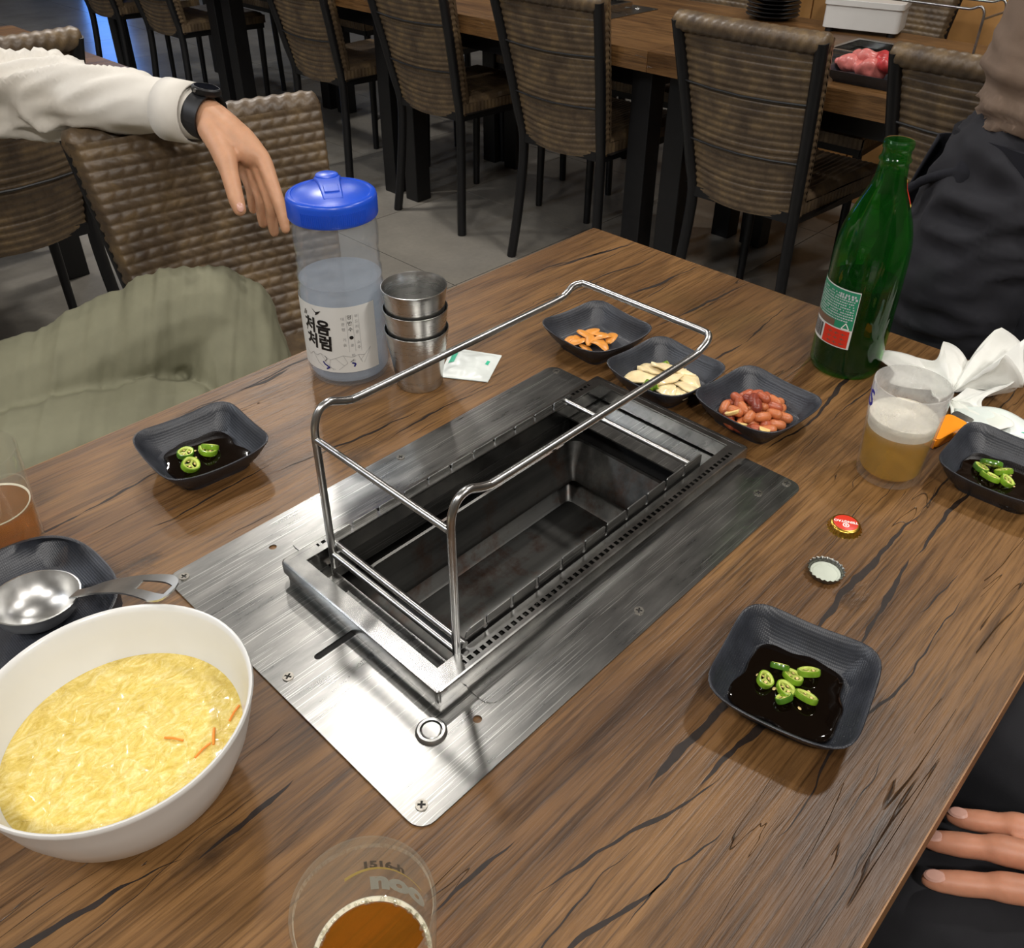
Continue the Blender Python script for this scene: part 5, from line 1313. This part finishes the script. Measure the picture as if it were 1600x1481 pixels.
# trousers
E1 = Vector((0.93, -0.35, 0.10)).normalized(); E2 = Vector((-0.45, -0.25, -0.85)).normalized()
def ridge(a, b, sd): return 1 - 2.6 * abs(noise.noise(Vector((a, b, sd))))
def trs(P):
    Q = P + off
    a = Q.dot(E1); b = Q.dot(E2)
    g = 0.35 + 0.65 * max(0.0, 1 - abs(a - 0.05) / 0.28)
    return g * (0.0068 * ridge(a * 22 + b * 9, b * 2.4, 1.0) + 0.0034 * ridge(a * 60 + b * 22, b * 5, 4.0)) - 0.003
tr = [[(L1((0.02, 1.43, 0.53)), 0.110), (L1((0.22, 1.370, 0.505)), 0.092), (L1((0.36, 1.325, 0.525)), 0.088), (L1((0.47, 1.295, 0.562)), 0.086), (L1((0.570, 1.262, 0.585)), 0.084), (L1((0.612, 1.235, 0.570)), 0.080)],
      [(L1((0.612, 1.235, 0.570)), 0.078), (L1((0.590, 1.185, 0.48)), 0.088), (L1((0.560, 1.145, 0.36)), 0.078), (L1((0.53, 1.12, 0.22)), 0.066), (L1((0.50, 1.10, 0.11)), 0.060)],
      [(L1((-0.02, 1.36, 0.52)), 0.110), (L1((0.15, 1.24, 0.45)), 0.115), (L1((0.30, 1.19, 0.455)), 0.112), (L1((0.44, 1.165, 0.445)), 0.104)],
      [(L1((0.44, 1.165, 0.445)), 0.098), (L1((0.40, 1.09, 0.34)), 0.076), (L1((0.34, 1.03, 0.22)), 0.066), (L1((0.32, 1.00, 0.11)), 0.060)],
      [(L1((-0.14, 1.50, 0.58)), 0.13), (L1((0.03, 1.50, 0.58)), 0.13)]]
blob('trousers', tr, M['olive'], p1, 0.0050, 8, trs)
for k, (x, y, a) in enumerate(((0.49, 1.03, -0.2), (0.31, 0.94, 0.0))):
    so = blob('shoe', [[(L1((x, y + 0.08, 0.045)), 0.043), (L1((x, y, 0.045)), 0.042), (L1((x, y - 0.10, 0.036)), 0.034)]], M['rubber'], p1, 0.006, 4)
blob('hair', [[(L1((-0.03, 1.48, 1.44)), 0.088), (L1((-0.05, 1.49, 1.36)), 0.075)]], M['hair'], p1, 0.006, 4)
make = copy_tree(chair0); make.location = (-0.09, 1.42, 0); make.rotation_euler = (0, 0, math.radians(175)); tag(make, 'woven chair the person in the white shirt sits on', 'chair', 'woven restaurant chairs')

# ---- person standing at the right
o2 = Vector((1.30, 0.12, 0.0))
p2 = thing('person', tuple(o2), 'person standing at the right in brown top, dark apron and charcoal trousers', 'person')
def L2(p): return tuple(Vector(p) - o2)
def tr2(P):
    Q = P + o2
    return 0.010 * (1 - 2.4 * abs(noise.noise(Vector((Q.x * 12, Q.y * 12 + Q.z * 6, Q.z * 22))))) + 0.002 * noise.noise(Vector((Q.x * 40, Q.y * 40, Q.z * 40)))
tr = [[(L2((1.28, 0.29, 0.86)), 0.118), (L2((1.28, 0.31, 0.74)), 0.118), (L2((1.32, 0.345, 0.60)), 0.105), (L2((1.36, 0.385, 0.47)), 0.090), (L2((1.40, 0.41, 0.30)), 0.080), (L2((1.42, 0.42, 0.08)), 0.076)],
      [(L2((1.30, 0.15, 0.86)), 0.130), (L2((1.27, 0.13, 0.72)), 0.120), (L2((1.25, 0.12, 0.50)), 0.092), (L2((1.27, 0.11, 0.30)), 0.080), (L2((1.30, 0.10, 0.08)), 0.076)],
      [(L2((1.30, 0.28, 0.88)), 0.120), (L2((1.30, 0.12, 0.88)), 0.120)]]
blob('trousers', tr, M['charcoal'], p2, 0.008, 5, tr2)
def sw2(P):
    Q = P + o2; g = max(0.0, 1 - abs(Q.z - 0.96) / 0.14)
    return g * 0.012 * (1 - 2.2 * abs(noise.noise(Vector((Q.x * 8, Q.y * 12 + Q.z * 14, Q.z * 42))))) + 0.002 * noise.noise(Vector((Q.x * 12, Q.y * 12, Q.z * 12)))
sw = [[(L2((1.30, 0.265, 0.955)), 0.112), (L2((1.30, 0.260, 1.02)), 0.128), (L2((1.30, 0.250, 1.16)), 0.125), (L2((1.31, 0.240, 1.32)), 0.130), (L2((1.32, 0.230, 1.40)), 0.085)],
      [(L2((1.30, 0.130, 0.955)), 0.112), (L2((1.30, 0.130, 1.02)), 0.128), (L2((1.30, 0.140, 1.16)), 0.125), (L2((1.31, 0.150, 1.32)), 0.130), (L2((1.32, 0.170, 1.40)), 0.085)],
      [(L2((1.32, 0.320, 1.37)), 0.075), (L2((1.40, 0.400, 1.20)), 0.060), (L2((1.50, 0.380, 1.08)), 0.052)], [(L2((1.32, 0.060, 1.37)), 0.075), (L2((1.38, -0.020, 1.20)), 0.060), (L2((1.48, 0.000, 1.06)), 0.052)]]
blob('jersey_top', sw, M['sweater'], p2, 0.008, 4, sw2)
sk = [[(L2((1.32, 0.190, 1.38)), 0.055), (L2((1.33, 0.190, 1.48)), 0.055), (L2((1.35, 0.190, 1.58)), 0.078), (L2((1.35, 0.190, 1.66)), 0.086)], [(L2((1.50, 0.380, 1.08)), 0.040), (L2((1.60, 0.345, 1.02)), 0.028)], [(L2((1.48, 0.000, 1.06)), 0.040), (L2((1.59, 0.035, 1.01)), 0.028)],
      [(L2((1.32, 0.190, 1.30)), 0.06), (L2((1.32, 0.200, 1.38)), 0.055)], [(L2((1.32, 0.300, 1.36)), 0.05), (L2((1.40, 0.400, 1.20)), 0.045), (L2((1.50, 0.380, 1.08)), 0.040)], [(L2((1.32, 0.100, 1.36)), 0.05), (L2((1.38, -0.020, 1.20)), 0.045), (L2((1.48, 0.000, 1.06)), 0.040)], [(L2((1.32, 0.300, 1.36)), 0.05), (L2((1.32, 0.100, 1.36)), 0.05)]]
sk += simple_hand(L2((1.60, 0.345, 1.02)), (0.9, -0.25, -0.3), (0.3, 0.1, 0.95)) + simple_hand(L2((1.59, 0.035, 1.01)), (0.9, 0.25, -0.3), (0.3, -0.1, 0.95), -1.0)
blob('body', sk, M['skin'], p2, 0.0045, 5)
blob('hair', [[(L2((1.32, 0.190, 1.68)), 0.092), (L2((1.30, 0.190, 1.58)), 0.07)]], M['hair'], p2, 0.007, 4)
# apron band round the waist, knot and hanging tie, side panel
bd = MB(); R_ = []
for j in range(49):
    a = 2 * PI * j / 48; c = Vector((1.30 + 0.131 * math.cos(a), 0.198 + 0.200 * math.sin(a), 0.905 + 0.006 * math.sin(3 * a)))
    n_v = Vector((math.cos(a), math.sin(a), 0))
    R_.append([tuple(c + n_v * h_ + Vector((0, 0, z_)) - o2) for h_, z_ in ((0.0, -0.026), (0.007, -0.026), (0.007, 0.026), (0.0, 0.026))])
bd.loft(R_).build('apron_band', M['apron'], p2, angle=40, recalc=True)
blob('apron_knot', [[(L2((1.205, 0.350, 0.905)), 0.012), (L2((1.200, 0.345, 0.890)), 0.014)], [(L2((1.20, 0.350, 0.892)), 0.010), (L2((1.22, 0.405, 0.862)), 0.007), (L2((1.24, 0.455, 0.80)), 0.005)], [(L2((1.195, 0.345, 0.885)), 0.010), (L2((1.190, 0.370, 0.80)), 0.008), (L2((1.20, 0.40, 0.72)), 0.006)]], M['apron'], p2, 0.004, 4)
ap = MB().grid(lambda u, v: tuple(Vector((1.285 + 0.155 * u, 0.198 + 0.222 * math.cos((u - 0.0) * 1.2) + 0.10 * v * (1 - 0.5 * u) + 0.008 * math.sin(u * 14 + v * 3), 0.905 - 0.40 * v)) - o2), 24, 20)
apo = ap.build('apron_panel', M['apron'], p2, angle=180); md = apo.modifiers.new('thick', 'SOLIDIFY'); md.thickness = 0.003
for (x, y) in ((1.44, 0.42), (1.33, 0.0)): blob('shoe', [[(L2((x, y, 0.045)), 0.045), (L2((x + 0.08, y, 0.042)), 0.042), (L2((x + 0.18, y, 0.036)), 0.035)]], M['rubber'], p2, 0.008, 4)

# ---- neighbour at the right: only hand and lap are in view
o3 = Vector((0.62, -0.32, 0.0))
p3 = thing('person', tuple(o3), 'person in black with a hand resting on the lap at bottom right', 'person')
def L3(p): return tuple(Vector(p) - o3)
def tr3(P):
    Q = P + o3; return 0.005 * (1 - 2.2 * abs(noise.noise(Vector((Q.x * 12 + Q.y * 6, Q.y * 7, Q.z * 6 + 3)))))
tr = [[(L3((0.54, -0.36, 0.52)), 0.105), (L3((0.525, -0.16, 0.505)), 0.092), (L3((0.515, 0.02, 0.500)), 0.082), (L3((0.51, 0.14, 0.495)), 0.074)], [(L3((0.51, 0.14, 0.495)), 0.072), (L3((0.51, 0.16, 0.30)), 0.064), (L3((0.51, 0.12, 0.09)), 0.060)],
      [(L3((0.70, -0.36, 0.52)), 0.110), (L3((0.715, -0.16, 0.505)), 0.098), (L3((0.73, 0.02, 0.500)), 0.088), (L3((0.735, 0.14, 0.495)), 0.078)], [(L3((0.735, 0.14, 0.495)), 0.074), (L3((0.735, 0.16, 0.30)), 0.064), (L3((0.735, 0.12, 0.09)), 0.060)],
      [(L3((0.55, -0.38, 0.53)), 0.12), (L3((0.69, -0.38, 0.53)), 0.12)], [(L3((0.60, -0.30, 0.50)), 0.09), (L3((0.63, -0.10, 0.485)), 0.085)]]
blob('trousers', tr, M['blackcloth'], p3, 0.007, 5, tr3)
hz = 0.596
def finger(tip, pip, mcp, k=1.0, arch=0.004):
    a, b, c = Vector(tip), Vector(pip), Vector(mcp); d = a.lerp(b, 0.46) + Vector((0, 0, 0.0015)); b = b + Vector((0, 0, arch))
    return [(a, 0.0066 * k), (a.lerp(d, 0.35), 0.0086 * k), (d, 0.0097 * k), (d.lerp(b, 0.5), 0.0093 * k), (b, 0.0116 * k), (b.lerp(c, 0.45), 0.0106 * k), (c, 0.0145 * k)]
fi = [finger((0.481, 0.014, hz - 0.006), (0.508, -0.032, hz + 0.002), (0.556, -0.112, hz + 0.014)), finger((0.512, 0.028, hz - 0.006), (0.535, -0.019, hz + 0.003), (0.576, -0.110, hz + 0.016), 1.03),
      finger((0.546, 0.021, hz - 0.006), (0.565, -0.022, hz + 0.002), (0.595, -0.110, hz + 0.012), 0.97), finger((0.586, -0.030, hz - 0.010), (0.600, -0.066, hz), (0.610, -0.120, hz + 0.008), 0.85),
      finger((0.487, -0.066, hz - 0.008), (0.516, -0.094, hz), (0.556, -0.145, hz + 0.008), 1.15, 0.0)]
ch = [[(L3(p), r) for p, r in f_] for f_ in fi]
ch += [[(L3((0.570, -0.115, hz + 0.012)), 0.016), (L3((0.600, -0.180, hz + 0.016)), 0.024), (L3((0.635, -0.30, hz + 0.06)), 0.032), (L3((0.70, -0.42, 0.80)), 0.040)], [(L3((0.600, -0.115, hz + 0.010)), 0.015), (L3((0.612, -0.180, hz + 0.014)), 0.022)],
       [(L3((0.70, -0.42, 0.80)), 0.042), (L3((0.76, -0.46, 1.0)), 0.05), (L3((0.70, -0.46, 1.18)), 0.05), (L3((0.62, -0.46, 1.18)), 0.06)], [(L3((0.62, -0.46, 1.16)), 0.058), (L3((0.62, -0.45, 1.28)), 0.056), (L3((0.62, -0.43, 1.38)), 0.078), (L3((0.62, -0.43, 1.46)), 0.086)]]
ch += [[(L3((0.62, -0.46, 1.18)), 0.05), (L3((0.50, -0.46, 1.10)), 0.045), (L3((0.46, -0.44, 0.92)), 0.040), (L3((0.50, -0.36, 0.72)), 0.034), (L3((0.515, -0.30, 0.655)), 0.026)]] + simple_hand(L3((0.515, -0.30, 0.650)), (0.02, 0.95, -0.30), (0.0, 0.3, 0.95), 1.0)
blob('body', ch, M['skin2'], p3, 0.0026, 6)
for (x, y, z, a) in ((0.4818, 0.0120, hz + 0.0022, 28), (0.5130, 0.0260, hz + 0.0024, 24), (0.5468, 0.0190, hz + 0.0020, 20)):
    n_ = MB().lathe([(0, 0.0012), (0.0042, 0.0008), (0.0055, -0.0006)], 14).build('fingernail', M['nail'], p3); n_.location = L3((x, y, z)); n_.scale = (1, 1.45, 1); n_.rotation_euler = (math.radians(-16), 0, math.radians(a))
sh = [[(L3((0.62, -0.44, 0.58)), 0.14), (L3((0.62, -0.46, 0.80)), 0.14), (L3((0.62, -0.47, 1.05)), 0.145), (L3((0.62, -0.46, 1.15)), 0.10)], [(L3((0.74, -0.46, 1.10)), 0.075), (L3((0.77, -0.46, 0.95)), 0.062), (L3((0.71, -0.42, 0.80)), 0.056), (L3((0.655, -0.33, 0.69)), 0.050)], [(L3((0.50, -0.46, 1.10)), 0.075), (L3((0.46, -0.44, 0.92)), 0.06), (L3((0.50, -0.36, 0.72)), 0.055)], [(L3((0.74, -0.46, 1.12)), 0.08), (L3((0.50, -0.46, 1.12)), 0.08)]]
blob('black_top', sh, M['blackcloth'], p3, 0.009, 4)
blob('hair', [[(L3((0.62, -0.45, 1.48)), 0.090), (L3((0.62, -0.47, 1.38)), 0.075)]], M['hair'], p3, 0.008, 4)
make = copy_tree(chair0); make.location = (0.62, -0.40, 0); make.rotation_euler = (0, 0, 0); tag(make, 'woven chair under the person in black at bottom right', 'chair', 'woven restaurant chairs')

# ================================================================ things on the row of tables behind
t = thing('meat_tray', (2.215, 0.87, T), 'black oblong tray of raw red meat on the table behind', 'tray', None, PI / 2)
tr_ = lambda f_, z: [(p[0], p[1], z) for p in rrect(-0.15 * f_, 0.15 * f_, -0.075 * f_, 0.075 * f_, 0.02, 4)]
MB().loft([tr_(0.82, 0.0), tr_(0.98, 0.022), tr_(1.0, 0.028), tr_(0.96, 0.028), tr_(0.80, 0.006)], True, True, True).build('tray_body', M['dish'], t, angle=40)
random.seed(31)
for k, (x, y, z, s) in enumerate(((-0.05, -0.01, 0.030, 1.0), (0.03, 0.02, 0.030, 1.0), (0.01, -0.02, 0.048, 0.9), (0.09, 0.0, 0.030, 0.9), (-0.02, 0.03, 0.046, 0.85), (0.06, -0.01, 0.050, 0.8))):
    pts = [(V(x, y, z), 0.018 * s), (V(x + 0.03 * s, y + 0.012, z + 0.006), 0.022 * s), (V(x + 0.06 * s, y - 0.006, z), 0.016 * s)]
    o = blob('meat_piece', [pts], M['meat'] if k % 2 == 0 else M['fat'], None, 0.005, 2, lambda P: 0.009 * noise.noise(P * 45))
    o.location = (2.215, 0.86, T); o.rotation_euler = (0, 0, PI / 2)
    tag(o, ('lower left', 'lower middle', 'upper middle', 'lower right', 'upper left', 'upper right')[k] + ' slab of raw red meat heaped on the black tray', 'meat', 'raw meat on the tray')
def plate_stack(x, y, n, r, mat, label, group, sq_=False, h=0.012):
    for k in range(n):
        if sq_: b = MB().loft([[(p[0], p[1], z) for p in rrect(-r * f_, r * f_, -r * f_ * 0.7, r * f_ * 0.7, 0.012, 3)] for f_, z in ((0.6, 0.0), (0.85, 0.008), (1.0, h * 1.5), (0.98, h * 1.7), (0.8, 0.011), (0.58, 0.004))], True, True, True)
        else: b = MB().lathe([(0, 0.002), (r * 0.55, 0.0), (r * 0.6, 0.002), (r * 0.95, h), (r, h * 1.2), (r * 0.97, h * 1.35), (r * 0.6, 0.006), (0, 0.005)], 36)
        o = b.build('stacked_plate', mat); o.location = (x, y, T + k * h); o.rotation_euler = (0, 0, 0.3 if sq_ else 0)
        tag(o, ORD[k] + ' ' + label, 'plate', group)
ORD = ['lowest', 'second lowest', 'third lowest', 'fourth lowest', 'fifth lowest', 'sixth lowest', 'seventh lowest', 'topmost']
plate_stack(2.78, 1.52, 7, 0.085, M['blackmetal'], 'black plate in the stack on the table behind the right middle chair', 'stack of black plates')
plate_stack(2.80, 0.42, 8, 0.07, M['white'], 'white oblong plate in the tilted stack beside the standing person', 'stack of white plates', True, 0.014)
t = thing('storage_box', (2.80, 1.22, T), 'white plastic box at the top edge behind the right middle chair', 'box', None, 0.25)
MB().prism([rrect(-0.07, 0.07, -0.11, 0.11, 0.015, 4)], 0.012, 0.075).build('box_body', M['white'], t, bevel=0.004)
MB().prism([rrect(-0.074, 0.074, -0.114, 0.114, 0.016, 4)], 0.075, 0.092).build('box_lid', M['white'], t, bevel=0.004)
for sx in (-1, 1):
    for sy in (-1, 1): o = MB().prism([circle(sx * 0.05, sy * 0.09, 0.012, 12)], 0.0, 0.012).build('box_foot', M['rubber'], t)
# honey coloured wooden partition behind the far chairs
t = thing('wooden_partition', (3.42, 1.30, 0), 'honey coloured wooden partition behind the far chairs', 'partition')
for k in range(7): MB().box(-0.02, 0.02, -0.90 + k * 0.26, -0.645 + k * 0.26, 0.0, 1.15).build('board', M['panel'], t, False, bevel=0.003)
MB().box(-0.03, 0.03, -0.91, 0.93, 1.15, 1.19).build('top_rail', M['panel'], t, False, bevel=0.003)
# unseen blue-lit cabinet, added by the far wall to glow on the floor
t = thing('drinks_cooler', (3.62, 8.80, 0), 'blue lit drinks cooler whose glow shows on the far floor', 'cooler')
MB().box(-0.36, 0.36, -0.28, 0.30, 0.0, 1.75).build('cabinet', M['blackmetal'], t, False, bevel=0.01)
bl = NT('blue_light_panel'); bl.set(Base_Color=(0.02, 0.1, 0.6, 1), Emission_Color=(0.10, 0.32, 1.0, 1), Emission_Strength=4.0)
MB().box(-0.16, 0.16, -0.290, -0.281, 0.10, 1.60).build('lit_front', bl.m, t, False)
MB().box(0.27, 0.29, -0.315, -0.292, 0.6, 1.1).build('handle', M['rod'], t, False, bevel=0.003)
